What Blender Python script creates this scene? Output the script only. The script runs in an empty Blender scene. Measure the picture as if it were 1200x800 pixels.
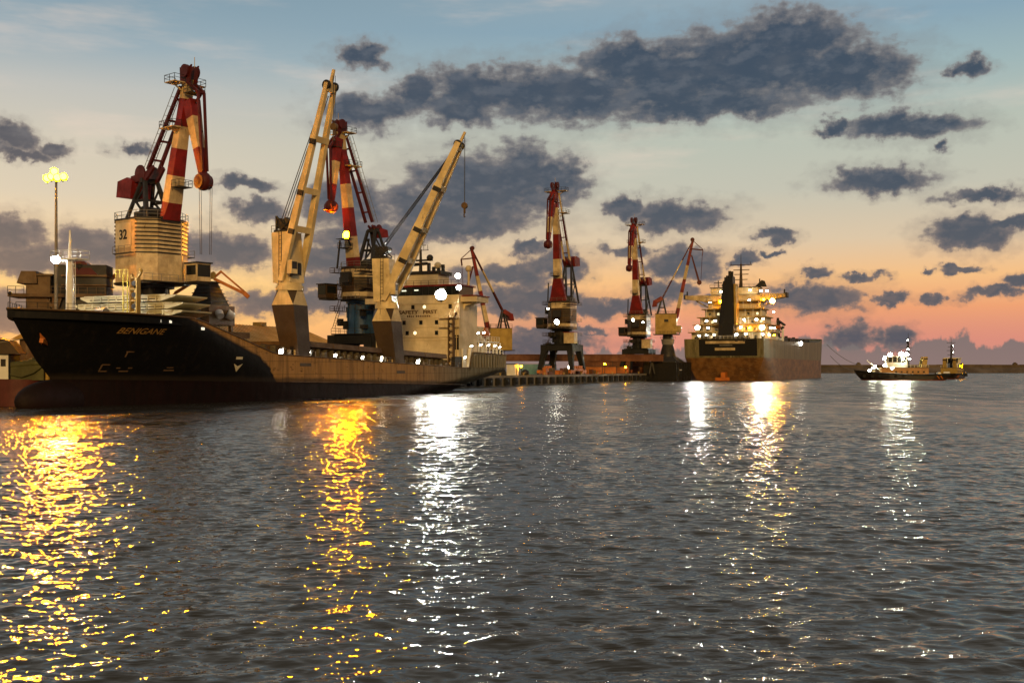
import bpy, math, random
import numpy as np
from mathutils import Vector, Matrix
random.seed(7)
scene = bpy.context.scene
col = scene.collection
R = math.radians

# ------------------------------------------------------------------ camera, sky, floodlight fill, exposure
CAM_H = 4.6
cam_data = bpy.data.cameras.new('camera')
cam = bpy.data.objects.new('camera', cam_data); col.objects.link(cam)
cam.location = (0, 0, CAM_H); cam.rotation_euler = (R(90), 0, 0)
cam_data.sensor_width = 36; cam_data.lens = 38.61; cam_data.shift_y = 0.0267
cam_data.clip_start = 0.5; cam_data.clip_end = 60000
scene.camera = cam
vs = scene.view_settings
vs.view_transform = 'Standard'; vs.look = 'None'; vs.exposure = 0.0; vs.gamma = 1.0; vs.use_curve_mapping = False
scene.render.engine = 'CYCLES'
scene.cycles.use_denoising = True
scene.cycles.max_bounces = 6; scene.cycles.glossy_bounces = 3; scene.cycles.diffuse_bounces = 2
scene.cycles.sample_clamp_indirect = 4.0
scene.cycles.caustics_reflective = False; scene.cycles.caustics_refractive = False

def lin(r, g, b):
    f = lambda c: (c/255/12.92) if c/255 <= .04045 else ((c/255+.055)/1.055)**2.4
    return (f(r), f(g), f(b), 1)

class NT:
    """small helper to write node graphs"""
    def __init__(s, tree): s.t = tree; s.n = tree.nodes; s.l = tree.links
    def node(s, typ, **kw):
        n = s.n.new(typ)
        for k, v in kw.items(): setattr(n, k, v)
        return n
    def put(s, sock, v):
        if isinstance(v, bpy.types.NodeSocket): s.l.new(v, sock)
        elif v is not None: sock.default_value = v
    def m(s, op, a, b=None, c=None, clamp=False):
        n = s.node('ShaderNodeMath', operation=op, use_clamp=clamp)
        s.put(n.inputs[0], a); s.put(n.inputs[1], b); s.put(n.inputs[2], c)
        return n.outputs[0]
    def vm(s, op, a, b=None, c=None):
        n = s.node('ShaderNodeVectorMath', operation=op)
        s.put(n.inputs[0], a); s.put(n.inputs[1], b); s.put(n.inputs[2], c)
        return n.outputs['Value' if op in ('LENGTH', 'DOT_PRODUCT') else 'Vector']
    def step(s, x, a, b, o0=0., o1=1., smooth=True):
        n = s.node('ShaderNodeMapRange', interpolation_type='SMOOTHSTEP' if smooth else 'LINEAR')
        for k, v in enumerate((x, a, b, o0, o1)): s.put(n.inputs[k], v)
        return n.outputs[0]
    def noise(s, vec, scale, detail=4., rough=.55, out='Fac'):
        n = s.node('ShaderNodeTexNoise')
        s.put(n.inputs['Vector'], vec); n.inputs['Scale'].default_value = scale
        n.inputs['Detail'].default_value = detail; n.inputs['Roughness'].default_value = rough
        return n.outputs[out]
    def mix(s, f, a, b):
        n = s.node('ShaderNodeMix', data_type='RGBA')
        s.put(n.inputs[0], f); s.put(n.inputs[6], a); s.put(n.inputs[7], b)
        return n.outputs[2]
    def ramp(s, f, stops):
        n = s.node('ShaderNodeValToRGB'); e = n.color_ramp.elements
        for i, (p, c) in enumerate(stops):
            q = e[i] if i < 2 else e.new(p)
            q.position = p; q.color = c
        s.put(n.inputs[0], f)
        return n.outputs[0]

CLOUDS = [(12.27,14.96,6.38,2.18),(8.4,14.65,5.23,2.03),(14.38,16.24,3.55,1.55),(16.65,14.48,3.88,1.54),(2.67,13.95,5.33,1.6),(-1.56,14.13,3.11,1.42),(10.13,13.21,5.61,0.88),(6.21,15.42,3.08,1.33),(-4.89,13.91,1.68,1.15),(-7.52,13.01,2.54,1.15),(-2.67,13.19,2.67,0.98),(-7.74,15.82,1.57,0.75),(19.75,11.73,3.15,0.8),(22.65,14.24,0.99,0.58),(16.65,11.94,1.14,0.47),(21.15,10.67,0.77,0.33),(18.48,9.33,2.72,0.68),(23.06,8.26,2.04,0.41),(22.84,6.5,2.27,0.78),(13.33,6.6,0.97,0.43),(15.54,4.92,0.83,0.34),(8.49,7.83,2.79,0.84),(5.99,8.44,1.23,0.62),(-1.56,9.26,4.45,2.23),(0.53,10.0,2.67,1.69),(2.45,9.69,1.69,1.16),(-4.44,8.24,3.1,1.42),(-8.83,8.39,2.26,1.32),(-7.31,6.9,3.5,0.97),(-2.67,7.52,4.0,0.89),(-13.63,9.26,1.85,0.39),(-12.99,8.02,1.44,0.61),(-19.03,10.69,0.84,0.42),(-22.69,10.56,1.06,0.41),(-24.55,10.88,1.1,0.65),(-24.07,10.21,1.48,0.33),(-24.81,6.32,1.65,1.05),(-23.89,5.16,2.61,0.81),(-21.04,5.96,2.25,1.0),(-14.72,6.01,2.58,1.03),(-24.26,2.72,3.33,1.06),(-21.62,3.39,2.69,0.91),(-9.7,5.69,2.6,0.88),(-8.62,4.48,3.05,0.66),(-11.21,3.49,3.86,0.74),(-6.65,3.62,2.64,0.88),(-0.36,4.89,2.94,0.76),(0.85,6.21,0.98,0.36),(2.45,5.5,1.78,0.98),(0.53,3.51,2.94,0.89),(4.66,3.19,3.32,0.58),(8.75,5.35,2.26,0.97),(5.99,6.22,1.5,0.35),(11.93,5.47,0.68,0.48),(1.78,3.87,2.22,0.53),(7.96,3.83,1.75,0.62),(15.42,3.69,2.57,0.82),(18.95,3.45,0.96,0.29),(17.79,4.53,0.89,0.25),(21.0,3.4,0.54,0.25),(23.7,3.66,1.64,0.33),(24.7,4.2,0.88,0.36),(22.08,4.9,0.84,0.21),(20.53,4.74,0.35,0.17),(17.27,1.7,1.38,0.77),(19.19,1.6,1.03,0.67),(1.78,1.33,2.67,0.89),(13.12,5.7,0.42,0.17),(2.67,1.96,2.67,0.22),(0.0,0.98,2.67,0.8),(10.78,3.58,1.29,0.52),(24.63,6.85,1.1,0.4)]

world = bpy.data.worlds.new('World'); scene.world = world
world.use_nodes = True
def build_sky():
    t = NT(world.node_tree); t.n.clear()
    d = t.node('ShaderNodeTexCoord').outputs['Generated']
    sx = t.node('ShaderNodeSeparateXYZ'); t.l.new(d, sx.inputs[0])
    az = t.m('MULTIPLY', t.m('ARCTAN2', sx.outputs[0], sx.outputs[1]), 57.2958)
    el = t.m('MULTIPLY', t.m('ARCSINE', sx.outputs[2]), 57.2958)
    cp = t.node('ShaderNodeCombineXYZ'); t.put(cp.inputs[0], az); t.put(cp.inputs[1], el)
    p = cp.outputs[0]
    # clear sky: colour by height above the horizon, yellower to the left towards the sunset
    e = t.m('DIVIDE', el, 24., clamp=True)
    k = 1/24
    left = t.ramp(e, [(0, lin(226,160,104)), (2*k, lin(246,188,112)), (4*k, lin(248,202,128)), (6*k, lin(232,202,158)), (8.5*k, lin(208,196,174)), (11*k, lin(198,192,176)), (13.5*k, lin(182,184,180)), (15.5*k, lin(146,166,176)), (18.5*k, lin(120,148,164)), (1, lin(170,168,162))])
    right = t.ramp(e, [(0, lin(194,138,126)), (1.4*k, lin(210,140,122)), (3*k, lin(232,158,112)), (4.6*k, lin(238,186,130)), (6.5*k, lin(214,192,162)), (9*k, lin(190,188,172)), (12*k, lin(178,186,174)), (14.5*k, lin(154,176,178)), (17*k, lin(132,160,176)), (1, lin(170,170,166))])
    sky = t.mix(t.step(az, -22, 12), left, right)
    # low pink band in the middle and right
    pink = t.m('MULTIPLY', t.step(el, 3.6, 1.2), t.step(az, -8, 2))
    sky = t.mix(t.m('MULTIPLY', pink, .4), sky, lin(216,134,118))
    # thin high veil, streaked
    st = t.vm('MULTIPLY', p, (.06, .32, 1)); 
    sh = t.vm('ADD', st, (0, 3.1, 0))
    veil = t.step(t.noise(sh, 1.2, 5, .6), .5, .78)
    veil = t.m('MULTIPLY', veil, t.m('MULTIPLY', t.step(el, 5, 11), .42))
    sky = t.mix(veil, sky, lin(232,208,190))
    # clouds: blobs of given place and size in the sky, ragged by noise
    w1 = t.vm('SUBTRACT', t.noise(t.vm('MULTIPLY', p, (.8, 1.1, 1)), .5, 3, .6, 'Color'), (.5, .5, .5))
    w2 = t.vm('SUBTRACT', t.noise(p, 1.6, 4, .6, 'Color'), (.5, .5, .5))
    q = t.vm('ADD', p, t.vm('MULTIPLY', w1, (3.0, 1.5, 0)))
    q = t.vm('ADD', q, t.vm('MULTIPLY', w2, (1.3, .95, 0)))
    f = None
    for a, h, ra, rh in CLOUDS:
        o = t.vm('LENGTH', t.vm('MULTIPLY', t.vm('SUBTRACT', q, (a, h, 0)), (1/ra, 1/rh, 0)))
        if f is None: f = o
        else: f = t.m('SMOOTH_MIN', f, o, .25)
    fine = t.noise(t.vm('MULTIPLY', p, (.62, 1.1, 1)), 1.2, 7, .56)
    fine2 = t.noise(t.vm('MULTIPLY', t.vm('ADD', p, (-.22, .42, 0)), (.62, 1.1, 1)), 1.2, 4, .56)
    body = t.m('ADD', t.m('MULTIPLY', t.m('SUBTRACT', 1.0, f), 1.45), t.m('MULTIPLY', t.m('SUBTRACT', fine, .5), 1.9))
    alpha = t.m('MAXIMUM', t.m('MULTIPLY', t.step(body, -.36, .38), .97), t.m('MULTIPLY', t.step(body, -1.0, .0), .26))
    deep = t.step(body, .05, .8)
    mott = t.noise(t.vm('MULTIPLY', p, (.55, 1.0, 1)), 1.1, 5, .6)
    hi = t.mix(t.step(el, 3, 13), lin(116,104,104), lin(124,120,120))
    lo = t.mix(t.step(el, 3, 13), lin(74,82,95), lin(56,70,88))
    ccol = t.mix(t.m('MULTIPLY', deep, t.step(mott, .25, .6, .84, 1.)), hi, lo)
    relief = t.step(t.m('SUBTRACT', fine, fine2), -.04, .24)      # sides of the billows turned to the glow
    ccol = t.mix(t.m('MULTIPLY', relief, .2), ccol, t.mix(t.step(el, 3, 12), lin(150,124,112), lin(134,134,138)))
    sky = t.mix(alpha, sky, ccol)
    # far bank of cloud along the horizon
    bump = t.noise(t.vm('MULTIPLY', p, (1, .55, 1)), .55, 6, .6)
    top = t.m('ADD', t.m('MULTIPLY', t.m('SUBTRACT', bump, .5), 4.2), t.step(az, -30, 26, .55, 1.35, False))
    bank = t.m('MULTIPLY', t.step(t.m('SUBTRACT', el, top), .16, -.16), .9)
    bcol = t.mix(t.step(el, 0, 2.2), lin(124,112,110), lin(108,106,108))
    sky = t.mix(bank, sky, bcol)
    # a little of the physical dusk sky underneath everything
    ns = t.node('ShaderNodeTexSky', sky_type='NISHITA', sun_disc=False, sun_elevation=R(3), sun_rotation=R(-28))
    nb = t.node('ShaderNodeVectorMath', operation='SCALE'); t.l.new(ns.outputs[0], nb.inputs[0]); nb.inputs['Scale'].default_value = .004
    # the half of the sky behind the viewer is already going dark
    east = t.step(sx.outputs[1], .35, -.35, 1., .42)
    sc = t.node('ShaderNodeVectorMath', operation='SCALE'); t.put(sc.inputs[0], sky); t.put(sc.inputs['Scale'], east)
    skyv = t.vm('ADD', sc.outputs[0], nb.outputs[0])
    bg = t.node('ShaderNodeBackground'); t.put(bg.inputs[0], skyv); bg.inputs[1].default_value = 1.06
    t.l.new(bg.outputs[0], t.node('ShaderNodeOutputWorld').inputs[0])
build_sky()
world.cycles.sampling_method = 'MANUAL'; world.cycles.sample_map_resolution = 512

floodlight_fill_data = bpy.data.lights.new('floodlight_fill', 'SUN')
floodlight_fill = bpy.data.objects.new('floodlight_fill', floodlight_fill_data); col.objects.link(floodlight_fill)
floodlight_fill_data.energy = 2.2; floodlight_fill_data.angle = R(9); floodlight_fill_data.color = (1.0, .60, .19)  # added warm light from behind the camera, standing for the port's floodlights
floodlight_fill.rotation_euler = Vector((-.04, .96, -.28)).to_track_quat('-Z', 'Y').to_euler()

# ------------------------------------------------------------------ materials
def new_mat(name):
    m = bpy.data.materials.new(name); m.use_nodes = True
    t = NT(m.node_tree); b = t.n['Principled BSDF']
    return m, t, b

def paint(name, c, rough=.5, var=.35, rust=0., scale=.35, metal=0., streak=True, rcol=(.10,.035,.012,1)):
    """painted or weathered surface: mottled colour, vertical dirt streaks, rust patches"""
    m, t, b = new_mat(name)
    pos = t.node('ShaderNodeTexCoord').outputs['Object']
    n1 = t.noise(pos, scale, 6, .65)
    c4 = (*c, 1)
    dark = (c[0]*(1-var), c[1]*(1-var*1.05), c[2]*(1-var*1.1), 1)
    base = t.mix(t.step(n1, .38, .68), dark, c4)
    if streak:
        n2 = t.noise(t.vm('MULTIPLY', pos, (1.6, 1.6, .12)), 1.3, 5, .6)
        base = t.mix(t.step(n2, .52, .75, 0, var*.9), base, (c[0]*.45, c[1]*.4, c[2]*.33, 1))
    if rust > 0:
        n3 = t.noise(t.vm('MULTIPLY', pos, (1, 1, .3)), 1.1, 8, .7)
        base = t.mix(t.step(n3, .66-.22*rust, .74-.12*rust), base, rcol)
    t.put(b.inputs['Base Color'], base)
    rr = t.step(n1, .3, .7, min(1, rough+.12), max(.05, rough-.1))
    t.put(b.inputs['Roughness'], rr)
    b.inputs['Metallic'].default_value = metal
    b.inputs['Specular IOR Level'].default_value = .25
    return m

def glow(name, c, e):
    m, t, b = new_mat(name)
    n = t.noise(t.node('ShaderNodeTexCoord').outputs['Object'], 2.5, 2)
    b.inputs['Base Color'].default_value = (.8, .8, .8, 1)
    b.inputs['Emission Color'].default_value = (*c, 1)
    t.put(b.inputs['Emission Strength'], t.step(n, .2, .8, e*.9, e*1.1))
    return m

def water_mat():
    m, t, b = new_mat('harbour_water')
    pos = t.node('ShaderNodeNewGeometry').outputs['Position']
    b.inputs['Base Color'].default_value = (.022, .021, .017, 1)
    b.inputs['IOR'].default_value = 1.36
    far = t.m('POWER', t.vm('LENGTH', pos), .5)     # open water away from the quay is more ruffled than the mesh can carry
    lane0 = t.step(t.noise(t.vm('MULTIPLY', pos, (.16, .08, 1)), 1.0, 5, .7), .36, .64, .6, 1.25)
    t.put(b.inputs['Roughness'], t.m('MULTIPLY', lane0, t.step(far, 6.3, 14, .03, .33, False)))
    a = t.noise(t.vm('MULTIPLY', pos, (.45, 1.0, 1)), 1.9, 3, .55)
    c = t.noise(t.vm('ADD', t.vm('MULTIPLY', pos, (.8, 1.2, 1)), (31, 7, 0)), 4.0, 3, .5)
    big = t.noise(t.vm('MULTIPLY', pos, (.022, .012, 1)), 1.0, 6, .75)     # gusts: rougher and calmer lanes
    gust = t.m('MULTIPLY', t.step(big, .36, .64, .4, 1.4), t.step(t.m('POWER', t.vm('LENGTH', pos), .5), 4.5, 12, 1., 2.0, False))
    lane = t.step(t.noise(t.vm('MULTIPLY', pos, (.13, .06, 1)), 1.0, 5, .7), .36, .64, .3, 1.7)
    gust = t.m('MULTIPLY', gust, lane)
    h = t.m('MULTIPLY', t.m('ADD', t.m('MULTIPLY', a, .055), t.m('MULTIPLY', c, .024)), gust)
    bp = t.node('ShaderNodeBump'); bp.inputs['Strength'].default_value = 1.0; bp.inputs['Distance'].default_value = 1.0; bp.inputs['Filter Width'].default_value = .008
    t.put(bp.inputs['Height'], h); t.l.new(bp.outputs[0], b.inputs['Normal'])
    return m

# ------------------------------------------------------------------ water: one sheet of real waves
def build_water():
    d = [5.0]
    while d[-1] < 30000: d.append(d[-1] + max(.05, d[-1]**2/36000))
    d = np.array(d)
    tx = np.linspace(-1.0, 1.0, 900)
    Y = np.repeat(d[:, None], len(tx), 1); X = Y*tx[None, :]
    # stagger so the near rows stay even
    Z = np.zeros_like(X)
    rng = np.random.default_rng(5)
    sp = np.maximum(np.gradient(d)[:, None]*np.ones_like(X), Y*(tx[1]-tx[0]))
    for i in range(80):
        lam = math.exp(rng.uniform(math.log(.17), math.log(2.6)))
        th = rng.normal(0, .52) + .1
        kx, ky = math.sin(th)*2*math.pi/lam, -math.cos(th)*2*math.pi/lam
        slope = .0295*(1.12 if lam < 1.1 else .62)
        amp = slope*lam/(2*math.pi)
        ph = rng.uniform(0, 6.283)
        warp = .5*np.sin(X*.11+ph*3)+.5*np.sin(Y*.07+ph*5)
        a = kx*X + ky*Y + ph + warp
        att = np.clip((lam/sp-2.2)/2.5, 0, 1)
        Z += amp*att*(np.sin(a) + .22*np.cos(2*a))
    nr, nc = X.shape
    me = bpy.data.meshes.new('water')
    co = np.stack([X, Y, Z], -1).reshape(-1, 3).astype(np.float32)
    idx = np.arange(nr*nc).reshape(nr, nc)
    q = np.stack([idx[:-1, :-1], idx[:-1, 1:], idx[1:, 1:], idx[1:, :-1]], -1).reshape(-1, 4).astype(np.int32)
    me.vertices.add(len(co)); me.vertices.foreach_set('co', co.ravel())
    me.loops.add(q.size); me.loops.foreach_set('vertex_index', q.ravel())
    me.polygons.add(len(q)); me.polygons.foreach_set('loop_start', np.arange(0, q.size, 4, dtype=np.int32))
    me.polygons.foreach_set('loop_total', np.full(len(q), 4, np.int32))
    me.update(); me.validate()
    me.polygons.foreach_set('use_smooth', np.ones(len(q), bool))
    me.materials.append(water_mat())
    o = bpy.data.objects.new('water', me); col.objects.link(o)
    o['kind'] = 'structure'
    o['label'] = 'dark rippled harbour water with lamp reflections'
build_water()

# ------------------------------------------------------------------ mesh builder
class MB:
    def __init__(s, T=None): s.v = []; s.f = []; s.mi = []; s.sm = []; s.T = T
    def add(s, vs_, fs, m=0, smooth=False):
        o = len(s.v)
        for p in vs_:
            p = Vector(p); s.v.append(s.T @ p if s.T is not None else p)
        for f in fs: s.f.append([o+i for i in f]); s.mi.append(m); s.sm.append(smooth)
    def hexa(s, p, m=0):
        s.add(p, [(0,3,2,1),(4,5,6,7),(0,1,5,4),(1,2,6,5),(2,3,7,6),(3,0,4,7)], m)
    def box(s, x0, x1, y0, y1, z0, z1, m=0):
        s.hexa([(x0,y0,z0),(x1,y0,z0),(x1,y1,z0),(x0,y1,z0),(x0,y0,z1),(x1,y0,z1),(x1,y1,z1),(x0,y1,z1)], m)
    def cbox(s, c, d, m=0):
        s.box(c[0]-d[0]/2, c[0]+d[0]/2, c[1]-d[1]/2, c[1]+d[1]/2, c[2]-d[2]/2, c[2]+d[2]/2, m)
    def bar(s, p0, p1, w0, h0=None, w1=None, h1=None, side=None, m=0):
        """tapered square bar; side = direction of the width"""
        p0, p1 = Vector(p0), Vector(p1); h0 = w0 if h0 is None else h0
        w1 = w0 if w1 is None else w1; h1 = h0 if h1 is None else h1
        d = (p1-p0).normalized()
        if side is None: side = Vector((0,1,0)) if abs(d.y) < .9 else Vector((1,0,0))
        a = Vector(side); a = (a-d*a.dot(d)).normalized(); b = d.cross(a)
        q = []
        for p, w, h in ((p0,w0,h0),(p1,w1,h1)):
            for i, j in ((-1,-1),(1,-1),(1,1),(-1,1)): q.append(p+a*(w/2*i)+b*(h/2*j))
        s.hexa(q, m)
    def banded(s, p0, p1, w0, h0, w1, h1, cuts, ms, side=None):
        p0, p1 = Vector(p0), Vector(p1); cuts = [0]+list(cuts)+[1]
        for i in range(len(cuts)-1):
            a, b = cuts[i], cuts[i+1]
            L = lambda x, y, t: x+(y-x)*t
            s.bar(p0.lerp(p1,a), p0.lerp(p1,b), L(w0,w1,a), L(h0,h1,a), L(w0,w1,b), L(h0,h1,b), side, ms[i % len(ms)])
    def tube(s, p0, p1, r0, r1=None, n=8, m=0, cap=True):
        p0, p1 = Vector(p0), Vector(p1); r1 = r0 if r1 is None else r1
        d = (p1-p0).normalized(); a = d.orthogonal().normalized(); b = d.cross(a)
        vs_ = [p+(a*math.cos(6.28318*k/n)+b*math.sin(6.28318*k/n))*r for p, r in ((p0,r0),(p1,r1)) for k in range(n)]
        s.add(vs_, [(k,(k+1)%n,n+(k+1)%n,n+k) for k in range(n)], m, n > 5)
        if cap: s.add(vs_, [tuple(range(n-1,-1,-1)), tuple(range(n,2*n))], m)
    def path(s, pts, r, n=5, m=0):
        for a, b in zip(pts, pts[1:]): s.tube(a, b, r, r, n, m, False)
    def ball(s, c, r, m=0, nu=12, nv=7, sc=(1,1,1)):
        c = Vector(c); vs_ = []; fs = []
        for j in range(nv+1):
            th = math.pi*j/nv
            for i in range(nu):
                ph = 6.28318*i/nu
                vs_.append(c+Vector((r*sc[0]*math.sin(th)*math.cos(ph), r*sc[1]*math.sin(th)*math.sin(ph), r*sc[2]*math.cos(th))))
        for j in range(nv):
            for i in range(nu): fs.append((j*nu+i, (j+1)*nu+i, (j+1)*nu+(i+1)%nu, j*nu+(i+1)%nu))
        s.add(vs_, fs, m, True)
    def prism(s, poly, z0, z1, m=0, shrink=1.0):
        n = len(poly)
        cx = sum(p[0] for p in poly)/n; cy = sum(p[1] for p in poly)/n
        vs_ = [(x,y,z0) for x, y in poly]+[(cx+(x-cx)*shrink, cy+(y-cy)*shrink, z1) for x, y in poly]
        s.add(vs_, [(k,(k+1)%n,n+(k+1)%n,n+k) for k in range(n)]+[tuple(range(n-1,-1,-1)), tuple(range(n,2*n))], m)
    def plate(s, pts, thick, nrm, m=0):
        """flat polygon given thickness along nrm"""
        n = len(pts); k = Vector(nrm).normalized()*thick
        vs_ = [Vector(p) for p in pts]+[Vector(p)+k for p in pts]
        s.add(vs_, [(i,(i+1)%n,n+(i+1)%n,n+i) for i in range(n)]+[tuple(range(n-1,-1,-1)), tuple(range(n,2*n))], m)
    def rail(s, pts, h=1.05, gap=1.5, r=.035, m=0, mid=True):
        up = Vector((0,0,1))
        for a, b in zip(pts, pts[1:]):
            a, b = Vector(a), Vector(b)
            s.tube(a+up*h, b+up*h, r, r, 4, m, False)
            if mid: s.tube(a+up*h*.5, b+up*h*.5, r*.8, r*.8, 4, m, False)
            n = max(1, int((b-a).length/gap))
            for k in range(n+1):
                p = a.lerp(b, k/n); s.tube(p, p+up*h, r, r, 4, m, False)
    def ladder(s, p0, p1, w, side, step=.6, r=.05, m=0):
        p0, p1 = Vector(p0), Vector(p1); a = Vector(side).normalized()*w/2
        s.tube(p0-a, p1-a, r, r, 4, m, False); s.tube(p0+a, p1+a, r, r, 4, m, False)
        n = max(2, int((p1-p0).length/step))
        for k in range(1, n):
            p = p0.lerp(p1, k/n); s.tube(p-a, p+a, r*.8, r*.8, 4, m, False)
    def build(s, name, mats, parent=None, bevel=0):
        me = bpy.data.meshes.new(name)
        me.from_pydata([tuple(p) for p in s.v], [], s.f)
        me.polygons.foreach_set('material_index', s.mi); me.polygons.foreach_set('use_smooth', s.sm)
        for m in (mats if isinstance(mats, (list, tuple)) else [mats]): me.materials.append(m)
        me.update()
        o = bpy.data.objects.new(name, me); col.objects.link(o)
        if parent is not None: o.parent = parent
        if bevel:
            bm = o.modifiers.new('bevel', 'BEVEL'); bm.width = bevel; bm.segments = 1; bm.limit_method = 'ANGLE'
        return o

def thing(name, label, cat, loc=(0,0,0), rotz=0, group=None):
    o = bpy.data.objects.new(name, None); col.objects.link(o)
    o.location = loc; o.rotation_euler = (0, 0, rotz); o.empty_display_size = 1
    return tag(o, label, cat, group)
def tag(o, label, cat, group=None, kind=None):
    o['label'] = label; o['category'] = cat
    if group: o['group'] = group
    if kind: o['kind'] = kind
    return o
def dup(o, parent=None):
    c = o.copy(); col.objects.link(c)
    if parent is not None: c.parent = parent
    for ch in list(o.children): dup(ch, c)
    return c
def put_label(o, s): o['label'] = s; return o

def text_mesh(body, size, extrude=0.0, shear=0.0, bold=0.0, sx=1.0):
    cu = bpy.data.curves.new('lettering', 'FONT'); cu.body = body; cu.size = size
    cu.align_x = 'CENTER'; cu.align_y = 'CENTER'; cu.extrude = extrude; cu.shear = shear; cu.offset = bold
    o = bpy.data.objects.new('lettering', cu); col.objects.link(o)
    dg = bpy.context.evaluated_depsgraph_get()
    me = bpy.data.meshes.new_from_object(o.evaluated_get(dg))
    bpy.data.objects.remove(o); bpy.data.curves.remove(cu)
    for v in me.vertices: v.co.x *= sx
    return me
def letter(body, size, M, mat, parent, name='lettering', **kw):
    me = text_mesh(body, size, extrude=.03, **kw); me.transform(M); me.materials.clear(); me.materials.append(mat)
    o = bpy.data.objects.new(name, me); col.objects.link(o); o.parent = parent
    return o
def frame(o, xdir, ydir):
    x = Vector(xdir).normalized(); y = Vector(ydir).normalized(); z = x.cross(y)
    M = Matrix((x, y, z)).transposed().to_4x4(); M.translation = Vector(o); return M

# ------------------------------------------------------------------ shared materials
M = {}
M['cream'] = paint('cream_paint', (.62,.48,.27), .5, .42, .2)
M['cream_wall'] = paint('cream_wall_paint', (.70,.58,.37), .5, .30, .06, .25)
M['crane_cream'] = paint('deck_crane_cream', (.74,.57,.29), .5, .34, .15)
M['white'] = paint('white_paint', (.78,.76,.70), .45, .2, .05)
M['yellow'] = paint('yellow_paint', (.42,.28,.07), .5, .35, .15)
M['red'] = paint('red_paint', (.22,.013,.010), .5, .5, .12)
M['darkred'] = paint('dark_red_paint', (.09,.011,.009), .5, .35, .08)
M['orange'] = paint('orange_paint', (.55,.16,.02), .5, .35, .12)
M['brown'] = paint('brown_steel', (.13,.075,.03), .6, .4, .35)
M['pedestal'] = paint('brown_pedestal_paint', (.060,.036,.016), .5, .3, .12)
M['dark'] = paint('dark_steel', (.028,.026,.024), .55, .4, .2)
M['portal_black'] = paint('black_crane_steel', (.012,.011,.009), .65, .4, .1)  # near-black steel of the crane legs, portals and columns
M['black'] = paint('black_paint', (.012,.012,.013), .45, .3, .0)
M['grey'] = paint('grey_steel', (.22,.21,.19), .55, .3, .15)
M['deck'] = paint('green_brown_deck', (.10,.085,.05), .7, .4, .3)
M['cover'] = paint('pale_hatch_cover', (.60,.56,.38), .5, .25, .1)
M['blue'] = paint('blue_drum_paint', (.03,.085,.20), .45, .3, .1)
M['concrete'] = paint('quay_concrete', (.24,.21,.17), .8, .35, .0, .15)
M['apron'] = paint('quay_apron', (.16,.14,.11), .85, .35, .0, .06, streak=False)
M['rubber'] = paint('fender_rubber', (.014,.014,.014), .8, .3, .0)
M['rope'] = paint('mooring_rope', (.20,.17,.12), .9, .2, .0)
M['wire'] = paint('wire_rope', (.05,.05,.05), .6, .2, .0)
M['glass'] = paint('dark_window_glass', (.010,.013,.015), .08, .2, .0, streak=False)
M['teal'] = paint('teal_sheeting', (.13,.30,.32), .6, .25, .0)
M['box_orange'] = paint('orange_container_paint', (.42,.13,.02), .5, .35, .15)
M['box_brown'] = paint('brown_container_paint', (.12,.038,.014), .55, .35, .2)
M['rock'] = paint('breakwater_stone', (.13,.10,.075), .9, .45, .0, .05)
M['roof'] = paint('ochre_roof_sheet', (.52,.30,.07), .6, .25, .1)
WARM, WHITE, GREENISH = (1.0, .27, .0003), (1.0, .97, .86), (.93, 1.0, .72)
M['sodium'] = glow('sodium_lamp', WARM, 420)
M['sodium_big'] = glow('sodium_mast_lamp', (1.0,.30,.00011), 4000)
M['sodium_crane'] = glow('sodium_crane_lamp', (1.0,.30,.00011), 4200)
M['warm_flood'] = glow('amber_bridge_floodlight', (1.0,.36,.02), 1900)
M['foremast_lamp'] = glow('foremast_lamp', WHITE, 260)
M['flood'] = glow('white_floodlight', WHITE, 1200)
M['flood_far'] = glow('white_stern_floodlight', WHITE, 2100)
M['flood_mid'] = glow('white_deck_lamp', (1.0,.93,.76), 80)
M['flood_soft'] = glow('small_deck_lamp', (1.0,.90,.66), 50)
M['warm_mid'] = glow('warm_deck_lamp', (1.0,.38,.003), 230)
M['tug_lamp'] = glow('greenish_tug_lamp', (.97,1.0,.74), 130)
M['tug_flood'] = glow('greenish_tug_floodlight', (.97,1.0,.74), 700)
M['lit'] = glow('lit_porthole', (1.0,.85,.45), 1.6)

def flood(parent, pos, aim, r, mat, name='floodlight', T=None, sq=None):
    """lamp with a dark bowl housing and a bright lens facing aim"""
    pos = Vector(pos); d = Vector(aim).normalized()
    if T is not None: pos = T @ pos; d = (T.to_3x3() @ d)
    h = MB(); h.tube(pos-d*r*.9, pos, r*.55, r*1.12, 14); h.tube(pos, pos+d*r*.34, r*1.12, r*1.2, 14, 0, False)
    h.bar(pos-d*r*.5-Vector((0,0,r)), pos-d*r*.5-Vector((0,0,r*1.7)), r*.3)
    o = h.build(name, M['dark'], parent)
    l = MB()
    if r < .72 and r != .5:                               # panel lamp: wide rectangular lens
        side = d.cross(Vector((0,0,1))).normalized(); l.bar(pos+d*.02, pos+d*(.02+r*.15), r*1.7, r*1.05, r*1.5, r*.9, side)
    else: l.tube(pos+d*.02, pos+d*(.02+r*.08), r, r*.9, 14)
    l.build('lens', mat, o)
    return o
def bulb(parent, pos, r, mat, name='lamp'):
    pos = Vector(pos)
    h = MB(); h.tube(pos+Vector((0,0,r*.7)), pos+Vector((0,0,r*1.3)), r*.9, r*.5, 10)
    o = h.build(name, M['dark'], parent)
    l = MB(); l.ball(pos, r, 0, 10, 6); l.build('lens', mat, o)
    return o

def interp(tab):
    xs_, ys_ = zip(*tab)
    return lambda x: float(np.interp(x, xs_, ys_))

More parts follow.
